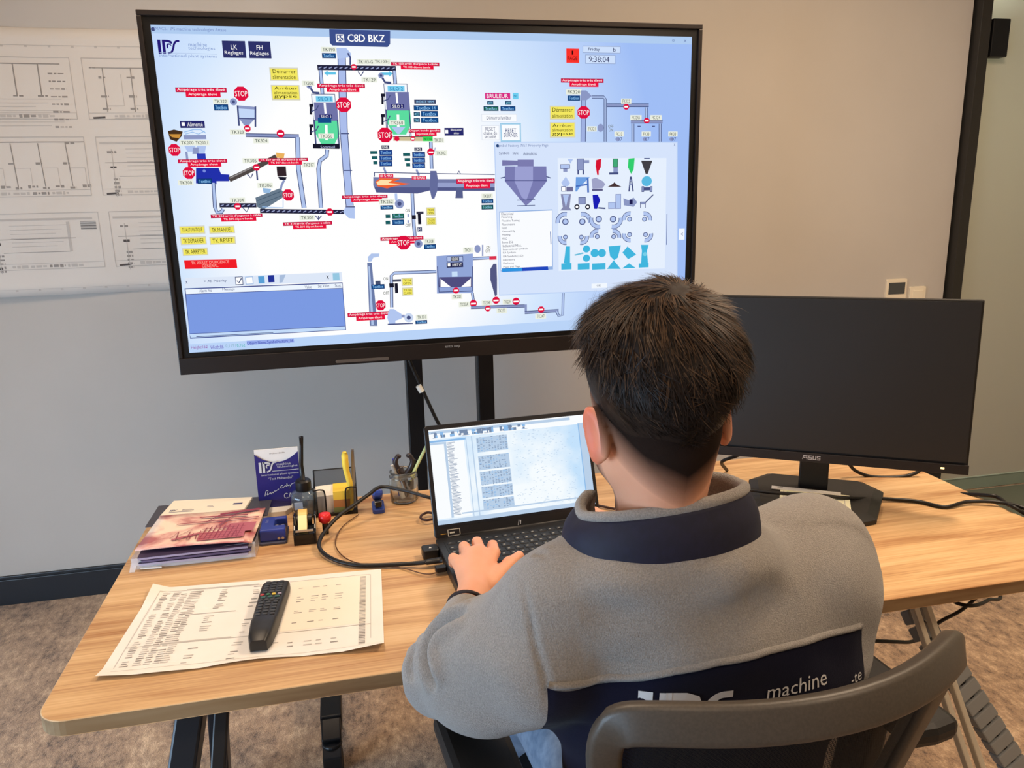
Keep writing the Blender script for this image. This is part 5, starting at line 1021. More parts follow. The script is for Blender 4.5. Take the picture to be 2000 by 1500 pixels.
for p in spline([(-.15, .45), (-.185, .50), (-.212, .62), (-.225, .76), (-.2355, .845), (-.228, .884), (-.200, .897), (-.13, .903), (0, .906), (.13, .903), (.200, .897), (.228, .884), (.2355, .845), (.225, .76), (.212, .62), (.185, .50), (.15, .45)], 5): path.append((p[0], p[1]))
path = [(x, z-.014) for x, z in path]; pp = [cl(x, backy(x, z), z) for x, z in path]; oo = [CT.to_3x3() @ Vector((x*1.2, -1, .45)) for x, z in path]
hw = [.0225 if z > .865 else .020 for x, z in path]
M_ch = noisy('chair_plastic', C(66, 60, 53), C(74, 67, 59), 300, rough=.42, bump=.25, bscale=1400, bdist=.0003)
V, Fs = sweep(pp, oo, hw, .013); b = MB(); b.add(V, Fs); V, Fs = sweep([cl(x, backy(x, .45), .45) for x in np.linspace(-.15, .15, 8)], [CT.to_3x3() @ Vector((0, -1, .3))]*8, .02, .012); b.add(V, Fs); fr = b.build('back_frame', M_ch, chair, smooth=True)
def meshfab():
    m = mat('mesh_fabric', C(14, 14, 15), .8, spec=.3); N, L = nt(m); bb = N['Principled BSDF']; tc = N.new('ShaderNodeTexCoord'); w_ = N.new('ShaderNodeTexChecker'); w_.inputs['Scale'].default_value = 500
    L.new(tc.outputs['Object'], w_.inputs[0]); a = math_n(N, L, 'MULTIPLY_ADD', w_.outputs[1], .5, .5); L.new(a, bb.inputs['Alpha']); return m
b = MB(); V = []; nx, nz_ = 24, 24
for j in range(nz_+1):
    z = .46+(.875-.46)*j/nz_; xw = np.interp(z, [.45, .5, .62, .76, .845, .9], [.15, .185, .208, .225, .233, .228])
    for i in range(nx+1):
        u = -1+2*i/nx; x = u*xw; V.append(cl(x, backy(x, z)+.004+.03*(1-u*u)*0, z))
b.add(V, [(j*(nx+1)+i, j*(nx+1)+i+1, (j+1)*(nx+1)+i+1, (j+1)*(nx+1)+i) for j in range(nz_) for i in range(nx)]); b.build('back_mesh', meshfab(), chair, smooth=True)
# sticker on the top rail
sx_ = np.linspace(-.068, .036, 10); V = []
for x in sx_:
    o = (CT.to_3x3() @ Vector((x*1.2, -1, .45))).normalized(); tx = (CT.to_3x3() @ Vector((1, .43*x/.06*.06, 0))).normalized(); c = cl(x, backy(x, .889), .889)+o*.0137; v = tx.cross(o).normalized(); v = v if v.z > 0 else -v
    V += [c+v*.0085-v*.006, c-v*.0085-v*.006]
b = MB(); b.add(V, [(2*i, 2*i+1, 2*i+3, 2*i+2) for i in range(9)]); o = b.build('sticker', mat('sticker_silver', C(196, 186, 170), .3, .3), chair, label='pale silver sticker'); o.modifiers.new('s', 'SOLIDIFY').thickness = .0006
# seat, column, star base
M_seat = noisy('seat_fabric', C(18, 18, 20), C(24, 24, 27), 400, rough=.9, bump=.3, bscale=900, bdist=.0005)
b = MB().rbox((0, 0, 0), (.50, .48, .075), .10, n=8, mat4=CT @ Matrix.Translation((0, .03, .435)), top=.97); b.build('seat_cushion', M_seat, chair, bevel=.012)
MB().rbox((0, 0, 0), (.36, .32, .03), .05, n=5, mat4=CT @ Matrix.Translation((0, .03, .383))).build('seat_pan', M_black, chair)
b = MB(); bar(b, cl(0, -.10, .375), cl(0, -.20, .38), .08, .03); bar(b, cl(0, -.19, .37), cl(0, -.055-.222+.15, .47), .08, .02); b.build('back_bracket', M_black, chair, bevel=.004)
MB().lathe([(0, .09), (.028, .09), (.028, .22), (.019, .221), (.019, .37), (0, .37)], cl(0, .03, 0), 20).build('gas_column', M_frame, chair, auto=.6)
for k in range(5):
    a = 2*PI*k/5+.3; d_ = Vector((math.cos(a), math.sin(a), 0)); hub = Vector(cl(0, .03, 0)); e = hub+d_*.30
    b = MB(); b.tube([hub+Vector((0, 0, .115))+d_*.02, hub+Vector((0, 0, .110))+d_*.15, e+Vector((0, 0, .078))], [.028, .022, .015], 10, flat=.7); arm = b.build('base_arm', M_black2, chair, smooth=True)
    c = MB(); c.lathe([(0, .066), (.012, .066), (.012, .05), (0, .05)], e, 12); c.box(e+Vector((0, 0, .046)), (.04, .04, .018), rz=a); cc = c.build('caster', M_black, arm, bevel=.003)
# armrests
for s in (-1, 1):
    ax = s*.325 if s < 0 else .300; zc = .675
    b = MB(); pts_ = [(-.155, -.0), (-.15, .045), (.10, .050), (.165, .030), (.17, -.03), (.10, -.050), (-.15, -.045)]
    T = CT @ Matrix.Translation((ax, .005, zc)); q_ = [(y, x) for x, y in pts_]
    b.prism([(x, y) for x, y in q_][::-1], -.017, .017, T); b.build('armrest_pad', M_black2, chair, bevel=.012)
    b = MB(); bar(b, cl(ax, -.02, .655), cl(ax*.93, -.01, .47), .03, .07); b.build('armrest_post', M_black, chair, bevel=.006)
    bar(MB(), cl(ax*.93, -.01, .47), cl(s*.18, .02, .385), .06, .03).build('armrest_bracket', M_black, chair, bevel=.004)
# ------------------------------------------------------------------ person, grown as implicit surfaces
class Field:
    def __init__(s, lo, hi, h):
        s.lo = np.array(lo, float); s.h = h; s.n = [int(round((hi[i]-lo[i])/h))+1 for i in range(3)]
        s.ax = [s.lo[i]+h*np.arange(s.n[i]) for i in range(3)]; s.g = np.full(s.n, .2, np.float32)
    def sl(s, lo, hi):
        r = []
        for i in range(3):
            a = int(np.clip((lo[i]-s.lo[i])/s.h, 0, s.n[i])); b = int(np.clip((hi[i]-s.lo[i])/s.h+2, 0, s.n[i])); r.append(slice(a, b))
        return tuple(r)
    def xyz(s, q): return (s.ax[0][q[0]][:, None, None], s.ax[1][q[1]][None, :, None], s.ax[2][q[2]][None, None, :])
    def un(s, q, d, k=0.02):
        o = s.g[q]
        if k > 0: hh = np.clip(.5+.5*(o-d)/k, 0, 1); s.g[q] = (o*(1-hh)+d*hh-k*hh*(1-hh)).astype(np.float32)
        else: s.g[q] = np.minimum(o, d)
    def cut(s, q, d, k=.01):
        o = s.g[q]; d = -d; hh = np.clip(.5-.5*(o-d)/k, 0, 1); s.g[q] = (o*(1-hh)+d*hh+k*hh*(1-hh)).astype(np.float32)
    def cap(s, a, b, ra, rb, k=.02, flat=None, op='un'):
        a = np.array(a, float); b = np.array(b, float); m = max(ra, rb)+k+.02
        q = s.sl(np.minimum(a, b)-m, np.maximum(a, b)+m); X, Y, Z = s.xyz(q); d = b-a; L2 = max(d@d, 1e-9)
        t = np.clip(((X-a[0])*d[0]+(Y-a[1])*d[1]+(Z-a[2])*d[2])/L2, 0, 1)
        D = np.sqrt((X-a[0]-t*d[0])**2+(Y-a[1]-t*d[1])**2+(Z-a[2]-t*d[2])**2)-(ra+(rb-ra)*t)
        (s.un if op == 'un' else s.cut)(q, D, k)
    def ell(s, c, r, R=None, k=.02, op='un'):
        c = np.array(c, float); r = np.array(r, float); m = max(r)+k+.02; q = s.sl(c-m, c+m); X, Y, Z = s.xyz(q); X = X-c[0]; Y = Y-c[1]; Z = Z-c[2]
        R = np.eye(3) if R is None else np.array(R)
        p = [X*R[0, i]+Y*R[1, i]+Z*R[2, i] for i in range(3)]
        k0 = np.sqrt((p[0]/r[0])**2+(p[1]/r[1])**2+(p[2]/r[2])**2); k1 = np.sqrt((p[0]/r[0]**2)**2+(p[1]/r[1]**2)**2+(p[2]/r[2]**2)**2)
        D = k0*(k0-1)/np.maximum(k1, 1e-6)
        (s.un if op == 'un' else s.cut)(q, D, k)
    def chain(s, P, R, k=.02):
        for i in range(len(P)-1): s.cap(P[i], P[i+1], R[i], R[i+1], k)
    def mesh(s):
        g = s.g; ins = g < 0; n = s.n
        c = np.zeros([n[0]-1, n[1]-1, n[2]-1], np.uint8)
        for i in (0, 1):
            for j in (0, 1):
                for k in (0, 1): c += ins[i:n[0]-1+i, j:n[1]-1+j, k:n[2]-1+k]
        act = np.argwhere((c > 0) & (c < 8)); idx = -np.ones(c.shape, np.int32); idx[tuple(act.T)] = np.arange(len(act))
        corners = [(i, j, k) for i in (0, 1) for j in (0, 1) for k in (0, 1)]; acc = np.zeros((len(act), 3)); cnt = np.zeros(len(act))
        val = {co: g[act[:, 0]+co[0], act[:, 1]+co[1], act[:, 2]+co[2]] for co in corners}
        for a in corners:
            for ax in range(3):
                if a[ax]: continue
                b = list(a); b[ax] = 1; b = tuple(b); va, vb = val[a], val[b]; m = (va < 0) != (vb < 0)
                t = np.where(m, va/np.where(m, va-vb, 1), 0); p = np.tile(np.array(a, float), (len(act), 1)); p[:, ax] = t
                acc[m] += p[m]; cnt[m] += 1
        V = s.lo+(act+acc/cnt[:, None])*s.h; Fs = []
        for ax in range(3):
            o1, o2 = [q for q in range(3) if q != ax]
            A = np.moveaxis(ins, ax, 0); d = A[:-1] != A[1:]; d = np.moveaxis(d, 0, ax)
            sl_ = [slice(None)]*3; sl_[o1] = slice(1, d.shape[o1]-1); sl_[o2] = slice(1, d.shape[o2]-1)
            e = np.argwhere(d[tuple(sl_)]); e[:, o1] += 1; e[:, o2] += 1
            def cell(d1, d2): w_ = e.copy(); w_[:, o1] -= d1; w_[:, o2] -= d2; return idx[tuple(w_.T)]
            q = np.stack([cell(1, 1), cell(0, 1), cell(0, 0), cell(1, 0)], 1); inside_first = ins[tuple(e.T)]
            flip = inside_first if ax != 1 else ~inside_first
            q[~flip] = q[~flip][:, ::-1]; Fs.append(q)
        return V, np.concatenate(Fs)
def np_mesh(name, V, Fs, mats_, parent, smooth=True, mi=None):
    iv = np.array(WM[parent.name].inverted()); V = V @ iv[:3, :3].T+iv[:3, 3]
    me = bpy.data.meshes.new(name); me.vertices.add(len(V)); me.vertices.foreach_set('co', V.astype(np.float32).ravel())
    n, m = Fs.shape; me.loops.add(n*m); me.loops.foreach_set('vertex_index', Fs.astype(np.int32).ravel()); me.polygons.add(n)
    me.polygons.foreach_set('loop_start', np.arange(0, n*m, m, dtype=np.int32)); me.polygons.foreach_set('loop_total', np.full(n, m, np.int32))
    if smooth: me.polygons.foreach_set('use_smooth', np.ones(n, bool))
    for x in mats_: me.materials.append(x)
    if mi is not None: me.polygons.foreach_set('material_index', mi)
    me.update(calc_edges=True); me.validate()
    o = bpy.data.objects.new(name, me); COL.objects.link(o); o.parent = parent; WM[o.name] = WM[parent.name]; return o
def vnoise(X, Y, Z, f, seed=0):
    return (np.sin(X*f+seed)*np.cos(Y*f*1.13+seed*1.7)+np.sin(Y*f*.87+2+seed)*np.cos(Z*f*1.07+seed*.6)+np.sin(Z*f*.93+4-seed)*np.cos(X*f*1.2+1))/3
person = thing('person', (.42, .88, 0), 'person seen from behind in a grey and navy fleece jacket typing on the laptop', 'person')
# joints
HS = 1.075; HCN = np.array([.371, .870, 1.184])           # head centre
HY, HP, HR = math.radians(1), math.radians(-9), math.radians(-2.5)
HM = (Matrix.Rotation(HY, 3, 'Z') @ Matrix.Rotation(HP, 3, 'X') @ Matrix.Rotation(HR, 3, 'Y'))
HN = np.array(HM)
def hp(x, y, z): return HCN+HN @ (np.array([x, y, z])*HS)
def he(c, r, R=None, k=.02, op='un'): B.ell(c, np.array(r)*HS, R, k, op)
SL, SR = np.array([.232, .875, .905]), np.array([.655, .945, .915])
EL, WL = np.array([.102, .992, .772]), np.array([.180, 1.168, .788])
ER, WR = np.array([.690, 1.10, .800]), np.array([.50, 1.31, .800])
NB = np.array([.386, .878, .975])
B = Field((-.02, .66, .02), (.86, 1.62, 1.37), .0046)
# head
he(hp(0, -.008, .030), (.0745, .092, .082), HN, .01)
he(hp(0, .012, -.025), (.063, .076, .080), HN, .03)
he(hp(0, .050, -.070), (.040, .040, .040), HN, .025)
he(hp(0, .080, -.090), (.019, .014, .015), HN, .015)
for s in (-1, 1):
    he(hp(s*.046, .035, -.060), (.020, .040, .035), HN, .02)
    he(hp(s*.030, .078, .012), (.022, .012, .008), HN, .012)
    he(hp(s*.031, .072, -.004), (.012, .010, .009), HN, .004)
B.cap(hp(0, .086, .004), hp(0, .108, -.036), .007, .010, .010); he(hp(0, .094, -.066), (.022, .009, .005), HN, .005); he(hp(0, .092, -.075), (.020, .008, .006), HN, .004)
# ears
for s in (-1, 1):
    RE = HN @ np.array(Matrix.Rotation(math.radians(-26*s), 3, 'Z') @ Matrix.Rotation(math.radians(-14), 3, 'X'))
    c = hp(s*.0795, -.010, -.026); he(c, (.0085, .0185, .033), RE, .007); he(hp(s*.079, -.004, -.050), (.007, .010, .014), RE, .006)
    he(c+RE @ np.array([s*.0085, .004, .004]), (.005, .011, .022), RE, .004, 'cut'); 
# neck and torso core
B.cap(hp(0, -.028, -.040), NB+np.array([-.004, -.002, .03]), .054, .052, .03); B.cap(hp(0, .01, -.07), NB+np.array([0, .02, .02]), .044, .056, .02)
B.cap(NB-np.array([0, 0, .045]), NB+(SL-NB)*.8, .038, .04, .02); B.cap(NB-np.array([0, 0, .045]), NB+(SR-NB)*.8, .038, .04, .02)
B.ell((.42, .885, .84), (.150, .095, .16), None, .05); B.ell((.44, .895, .64), (.145, .10, .16), None, .05)
B.chain([SL, EL, WL], [.052, .040, .028], .02); B.chain([SR, ER, WR], [.052, .040, .028], .02)
# hips, thighs, shins, feet
for s, kx in ((-1, .30), (1, .60)):
    hx = .445+s*.085; B.chain([(hx, .90, .545), (kx, 1.30, .545), (kx, 1.36, .10)], [.085, .062, .042], .03); B.cap((kx, 1.35, .055), (kx-.01*s, 1.50, .045), .038, .034, .02)
# hands
def hand(W, mcp, pips, tips, thumb, rad=(.0083, .0090, .0094, .0092)):
    for i, m in enumerate(mcp):
        a = W+(np.array(mcp[i])-W)*.15; B.cap(a, m, .0155, .0105, .014)
        B.chain([m, pips[i], tips[i]], [rad[i]+.0012, rad[i]+.0004, rad[i]-.0012], .0035)
    B.chain(thumb, [.0165, .0120, .0095][:len(thumb)], .010)
    B.cap(W, (np.array(mcp[1])+np.array(mcp[2]))/2-np.array([0, .01, .003]), .022, .018, .015)
z0 = .793
hand(WL, [(.170, 1.272, z0+.004), (.192, 1.294, z0+.009), (.216, 1.300, z0+.011), (.240, 1.290, z0+.009)],
     [(.166, 1.306, z0+.001), (.191, 1.334, z0+.008), (.217, 1.342, z0+.010), (.244, 1.329, z0+.006)],
     [(.166, 1.322, z0-.018), (.192, 1.356, z0-.018), (.219, 1.364, z0-.018), (.250, 1.350, z0-.018)],
     [(.214, 1.200, z0-.006), (.262, 1.260, z0-.001), (.288, 1.294, z0-.004)], rad=(.0090, .0098, .0102, .0100))
hand(WR, [(.505, 1.385, z0+.002), (.487, 1.400, z0+.006), (.466, 1.402, z0+.008), (.443, 1.390, z0+.006)],
     [(.503, 1.420, z0), (.483, 1.438, z0+.004), (.460, 1.440, z0+.005), (.435, 1.425, z0+.002)],
     [(.498, 1.440, z0-.014), (.478, 1.462, z0-.016), (.455, 1.464, z0-.016), (.428, 1.447, z0-.016)],
     [(.462, 1.335, z0-.004), (.430, 1.365, z0-.004), (.408, 1.392, z0-.010)])
V, Fq = B.mesh()
def skin_mat():
    m = bpy.data.materials.new('skin'); m.use_nodes = True; N, L = nt(m); b = N['Principled BSDF']; b.inputs['Roughness'].default_value = .5
    b.inputs['Subsurface Weight'].default_value = .15; b.inputs['Subsurface Radius'].default_value = (.01, .004, .002); b.inputs['Subsurface Scale'].default_value = 1.0
    geo = N.new('ShaderNodeNewGeometry')
    vs = N.new('ShaderNodeVectorMath'); vs.operation = 'SUBTRACT'; L.new(geo.outputs['Position'], vs.inputs[0]); vs.inputs[1].default_value = tuple(HCN)
    def dot(v):
        d = N.new('ShaderNodeVectorMath'); d.operation = 'DOT_PRODUCT'; L.new(vs.outputs[0], d.inputs[0]); d.inputs[1].default_value = tuple(v/HS); return d.outputs['Value']
    hx, hy, hz = dot(HN[:, 0]), dot(HN[:, 1]), dot(HN[:, 2])
    nz = N.new('ShaderNodeTexNoise'); nz.inputs['Scale'].default_value = 14; nz.inputs['Detail'].default_value = 2
    # hairline: stubble fades from scalp height down to the nape
    ab = math_n(N, L, 'ABSOLUTE', hx)
    edge = math_n(N, L, 'ADD', math_n(N, L, 'MULTIPLY', ab, .62), -.128)          # lower limit of stubble (higher at the sides)
    edge = math_n(N, L, 'ADD', edge, math_n(N, L, 'MULTIPLY', math_n(N, L, 'MAXIMUM', math_n(N, L, 'ADD', hy, .06), 0), .75))
    f = math_n(N, L, 'DIVIDE', math_n(N, L, 'SUBTRACT', hz, edge), .052, clamp=True)
    f = math_n(N, L, 'MULTIPLY', f, math_n(N, L, 'LESS_THAN', ab, .080))
    f = math_n(N, L, 'MULTIPLY', f, math_n(N, L, 'LESS_THAN', hy, .060))
    # beard: jaw area in front of the ear
    bd = math_n(N, L, 'MULTIPLY', math_n(N, L, 'DIVIDE', math_n(N, L, 'SUBTRACT', hy, .022), .02, clamp=True), math_n(N, L, 'DIVIDE', math_n(N, L, 'SUBTRACT', -.030, hz), .02, clamp=True))
    bd = math_n(N, L, 'MULTIPLY', bd, math_n(N, L, 'GREATER_THAN', hz, -.13))
    f = math_n(N, L, 'MAXIMUM', f, math_n(N, L, 'MULTIPLY', bd, .75))
    fine = N.new('ShaderNodeTexNoise'); fine.inputs['Scale'].default_value = 900; fine.inputs['Detail'].default_value = 2
    f = math_n(N, L, 'MULTIPLY', f, math_n(N, L, 'MULTIPLY_ADD', fine.outputs[0], .7, .85, clamp=True), clamp=True)
    f = math_n(N, L, 'POWER', f, .7)
    r = N.new('ShaderNodeValToRGB'); r.color_ramp.elements[0].color = C(214, 152, 120); r.color_ramp.elements[1].color = C(226, 166, 134); L.new(nz.outputs[0], r.inputs[0])
    # ears and knuckles are redder
    ear = math_n(N, L, 'MULTIPLY', math_n(N, L, 'DIVIDE', math_n(N, L, 'SUBTRACT', ab, .076), .008, clamp=True), math_n(N, L, 'GREATER_THAN', hz, -.09))
    ear = math_n(N, L, 'MULTIPLY', ear, math_n(N, L, 'LESS_THAN', ab, .12))
    mx = N.new('ShaderNodeMixRGB'); mx.inputs[2].default_value = C(220, 106, 76); L.new(math_n(N, L, 'MULTIPLY', ear, .75), mx.inputs[0]); L.new(r.outputs[0], mx.inputs[1])
    m2 = N.new('ShaderNodeMixRGB'); m2.inputs[2].default_value = C(36, 27, 23); L.new(f, m2.inputs[0]); L.new(math_n(N, L, 'MULTIPLY_ADD', f, -.45, .5), b.inputs['Specular IOR Level']); L.new(math_n(N, L, 'MULTIPLY_ADD', f, .35, .5), b.inputs['Roughness']); L.new(mx.outputs[0], m2.inputs[1]); L.new(m2.outputs[0], b.inputs['Base Color'])
    bp = N.new('ShaderNodeBump'); bp.inputs['Strength'].default_value = .25; bp.inputs['Distance'].default_value = .0008; n3 = N.new('ShaderNodeTexNoise'); n3.inputs['Scale'].default_value = 350; L.new(n3.outputs[0], bp.inputs['Height']); L.new(bp.outputs[0], b.inputs['Normal'])
    return m
M_skin = skin_mat()
body = np_mesh('body', V, Fq, [M_skin], person)
sm = body.modifiers.new('smooth', 'SMOOTH'); sm.factor = .5; sm.iterations = 2
# nails
for (c, n_, r_, d_) in (((.2885, 1.2955, z0+.0035), (.25, .1, 1), .0052, (.6, .8, 0)),):
    R = Vector(n_).normalized().to_track_quat('Z', 'Y').to_matrix().to_4x4()
    MB().lathe([(0, .0006), (.0040, .0004), (.0052, -.0002)], (0, 0, 0), 14, T=Matrix.Translation(c) @ R).build('thumbnail', mat('nail', C(236, 196, 178), .25), person, smooth=True)
# ------------------------------------------------------------------ jacket
J = Field((-.04, .64, .50), (.90, 1.36, 1.10), .0042)
J.cap((.246, .875, .925), (.645, .940, .925), .072, .068, .04)
J.ell((.385, .865, .976), (.150, .100, .050), None, .03)
J.ell((.42, .865, .885), (.20, .105, .10), None, .04)
J.ell((.452, .872, .80), (.235, .122, .15), None, .05); J.ell((.615, .905, .86), (.108, .10, .13), None, .04)
J.ell((.445, .885, .66), (.190, .128, .15), None, .05)
J.cap(SL+np.array([-.005, -.005, -.004]), (.156, .930, .818), .074, .078, .035); J.cap((.156, .930, .818), EL+np.array([.008, -.008, .002]), .078, .060, .03)
AXL = (WL-EL)/np.linalg.norm(WL-EL); J.cap(EL+np.array([.004, 0, 0]), WL-AXL*.058, .058, .037, .018)
J.cap((.215, .855, .855), (.152, .925, .792), .074, .070, .03); J.cap(SR, (.700, .990, .865), .074, .076, .035); J.cap((.700, .990, .865), ER, .076, .058, .03); J.cap(ER, WR+np.array([0.02, -.02, .0]), .056, .040, .018)
X, Y, Z = J.xyz((slice(None),)*3)
# folds: soft drape everywhere, stronger wrinkles at the elbow
J.g += (.0030*vnoise(X, Y, Z, 26, 1)+.0016*vnoise(X, Y, Z, 60, 3)).astype(np.float32)
ax = (WL-EL)/np.linalg.norm(WL-EL); tt = (X-EL[0])*ax[0]+(Y-EL[1])*ax[1]+(Z-EL[2])*ax[2]
dd = np.sqrt((X-EL[0]-.01)**2+(Y-EL[1]-.03)**2+(Z-EL[2]-.03)**2)
J.g += (.004*np.sin(tt*190+(X-EL[0])*60+(Z-.8)*90)*np.exp(-(dd/.070)**2)*(X < .26)).astype(np.float32)
# crease where forearm meets upper arm
# shoulder seams
def seamx(z): return .203
gs = .0035*np.exp(-((X-seamx(Z))/.004)**2)*(Y < .93)*(Z > .74)*(Z < 1.01)
J.g += (.0035*np.sin(30*(Z*1.5+X*.7))*(Y < .88)*(Z > .8)).astype(np.float32)
V, Fq = J.mesh()
def vnormals(V, F):
    n = np.cross(V[F[:, 2]]-V[F[:, 0]], V[F[:, 3]]-V[F[:, 1]]); out = np.zeros_like(V)
    for k in range(4): np.add.at(out, F[:, k], n)
    return out/np.maximum(np.linalg.norm(out, axis=1)[:, None], 1e-9)
def relax(V, F, it):
    for _ in range(it):
        acc = np.zeros_like(V); c = np.zeros(len(V))
        for k in range(4): np.add.at(acc, F[:, k], V[F[:, (k+1) % 4]]); np.add.at(c, F[:, k], 1)
        V = .4*V+.6*acc/np.maximum(c, 1)[:, None]
    return V
V = relax(V, Fq, 6); NV = vnormals(V, Fq)
bvh = BVHTree.FromPolygons([tuple(v) for v in V], [tuple(f) for f in Fq])
if np.mean(np.einsum('ij,ij->i', NV, V-np.array([.42, .88, .8]))) < 0: NV = -NV
def crease(px, depth, wd, lip=.35):
    global V
    P = [bvh.ray_cast(Vector(CAMP), Vector(ray(a_, c_)).normalized())[0] for a_, c_ in px]; P = [np.array(p) for p in P if p]
    if len(P) < 2: return
    Q = np.array(spline(P, 10)); m = np.all((V > Q.min(0)-.06) & (V < Q.max(0)+.06), axis=1); I = np.where(m)[0]
    D = np.sqrt(((V[I][:, None, :]-Q[None])**2).sum(2)); j = D.argmin(1); d = D.min(1)
    end = np.minimum(j, len(Q)-1-j)/max(len(Q)*.3, 1); fade = np.clip(end, 0, 1)**.6
    off = (-depth*np.exp(-(d/wd)**2)+lip*depth*np.exp(-((d-2.3*wd)/(1.3*wd))**2))*fade
    V[I] += NV[I]*off[:, None]
crease([(912, 1190), (880, 1208), (852, 1234), (836, 1270), (838, 1315), (850, 1350)], .018, .0075, .5)
crease([(800, 1262), (818, 1222), (855, 1194), (905, 1174)], .009, .0055)
crease([(784, 1290), (797, 1245), (828, 1205), (875, 1172)], .008, .005)
crease([(806, 1335), (800, 1295), (812, 1255)], .007, .006)
crease([(778, 1320), (782, 1350), (800, 1385), (835, 1415)], .004, .007)
crease([(995, 1110), (1012, 1092), (1040, 1084), (1070, 1080)], .004, .005)
crease([(1012, 1085), (1022, 1130), (1032, 1190), (1046, 1260), (1066, 1330), (1070, 1400), (1062, 1450)], .0035, .0042, .2)
crease([(1728, 1085), (1733, 1130), (1738, 1180), (1740, 1230)], .0035, .0042, .2)
crease([(1130, 1200), (1230, 1190), (1340, 1150), (1450, 1100)], .005, .020, .6)
crease([(1150, 1300), (1280, 1270), (1420, 1215), (1560, 1150)], .005, .022, .6)
bvh = BVHTree.FromPolygons([tuple(v) for v in V], [tuple(f) for f in Fq])
HEMZ = []
for a_, c_ in ((1072, 1345), (1150, 1341), (1230, 1332), (1320, 1318), (1400, 1302), (1500, 1280), (1600, 1252), (1680, 1228), (1738, 1206)):
    h_ = bvh.ray_cast(Vector(CAMP), Vector(ray(a_, c_)).normalized())
    if h_[0] and (not HEMZ or h_[0].x > HEMZ[-1][0]+.01): HEMZ.append((h_[0].x, h_[0].z))
print('HEM', HEMZ)
def fleece(name, c1, c2, two=False):
    m = bpy.data.materials.new(name); m.use_nodes = True; N, L = nt(m); b = N['Principled BSDF']; b.inputs['Roughness'].default_value = .95; b.inputs['Specular IOR Level'].default_value = .15
    b.inputs['Sheen Weight'].default_value = .35; b.inputs['Sheen Roughness'].default_value = .5
    geo = N.new('ShaderNodeNewGeometry')
    def nz(s, d=3, rough=.6):
        n = N.new('ShaderNodeTexNoise'); n.inputs['Scale'].default_value = s; n.inputs['Detail'].default_value = d; n.inputs['Roughness'].default_value = rough; L.new(geo.outputs['Position'], n.inputs['Vector']); return n.outputs[0]
    r = N.new('ShaderNodeValToRGB'); r.color_ramp.elements[0].position = .38; r.color_ramp.elements[1].position = .62; r.color_ramp.elements[0].color = c1; r.color_ramp.elements[1].color = c2
    L.new(nz(480, 4), r.inputs[0]); col = r.outputs[0]
    hgt = nz(600, 4)
    if two:
        sp = N.new('ShaderNodeSeparateXYZ'); L.new(geo.outputs['Position'], sp.inputs[0])
        cv = N.new('ShaderNodeFloatCurve'); mp = cv.mapping; c = mp.curves[0]
        pts = [(x, (z-.75)/.25) for x, z in HEMZ]; c.points[0].location = pts[0]; c.points[1].location = pts[-1]
        for p in pts[1:-1]: c.points.new(*p)
        mp.update(); L.new(sp.outputs[0], cv.inputs['Value'])
        hem = math_n(N, L, 'MULTIPLY_ADD', cv.outputs[0], .25, .75)
        low = math_n(N, L, 'LESS_THAN', sp.outputs[2], hem)
        sx = math_n(N, L, 'GREATER_THAN', sp.outputs[0], .204); lowb = math_n(N, L, 'MULTIPLY', math_n(N, L, 'MULTIPLY', low, sx), math_n(N, L, 'LESS_THAN', sp.outputs[1], .97))
        lowb = math_n(N, L, 'MULTIPLY', lowb, math_n(N, L, 'LESS_THAN', sp.outputs[0], HEMZ[-1][0]+.004))
        mx = N.new('ShaderNodeMixRGB'); mx.inputs[2].default_value = C(15, 16, 36); L.new(lowb, mx.inputs[0]); L.new(col, mx.inputs[1]); col = mx.outputs[0]
        bs = math_n(N, L, 'MULTIPLY_ADD', lowb, -.85, 1.0); hgt = math_n(N, L, 'MULTIPLY', hgt, bs)
        L.new(math_n(N, L, 'MULTIPLY_ADD', lowb, -.3, .35), b.inputs['Sheen Weight'])
    L.new(col, b.inputs['Base Color'])
    bp = N.new('ShaderNodeBump'); bp.inputs['Strength'].default_value = .9; bp.inputs['Distance'].default_value = .0028; L.new(hgt, bp.inputs['Height']); L.new(bp.outputs[0], b.inputs['Normal']); return m
M_fl = fleece('grey_fleece', C(134, 130, 126), C(156, 151, 145)); M_fl2 = fleece('grey_navy_fleece', C(134, 130, 126), C(156, 151, 145), True)
M_navy = noisy('navy_softshell', C(15, 16, 38), C(19, 20, 45), 90, rough=.7, bump=.2, bscale=400, bdist=.0006)
jack = np_mesh('jacket', V, Fq, [M_fl2], person)

bvh = BVHTree.FromPolygons([tuple(v) for v in V], [tuple(f) for f in Fq])
# seam welt along the yoke
wv = []
for x in np.linspace(.206, HEMZ[-1][0], 70):
    z = np.interp(x, [p[0] for p in HEMZ], [p[1] for p in HEMZ])+.005; h_ = bvh.ray_cast(Vector((x, .5, z)), Vector((0, 1, 0)))
    if h_[0]: wv.append(h_[0]+h_[1]*(-.0005) if h_[1].y > 0 else h_[0]+h_[1]*.0002)
if len(wv) > 4: MB().tube(wv, .0052, 8, flat=.8).build('yoke_welt', M_fl, person, smooth=True)
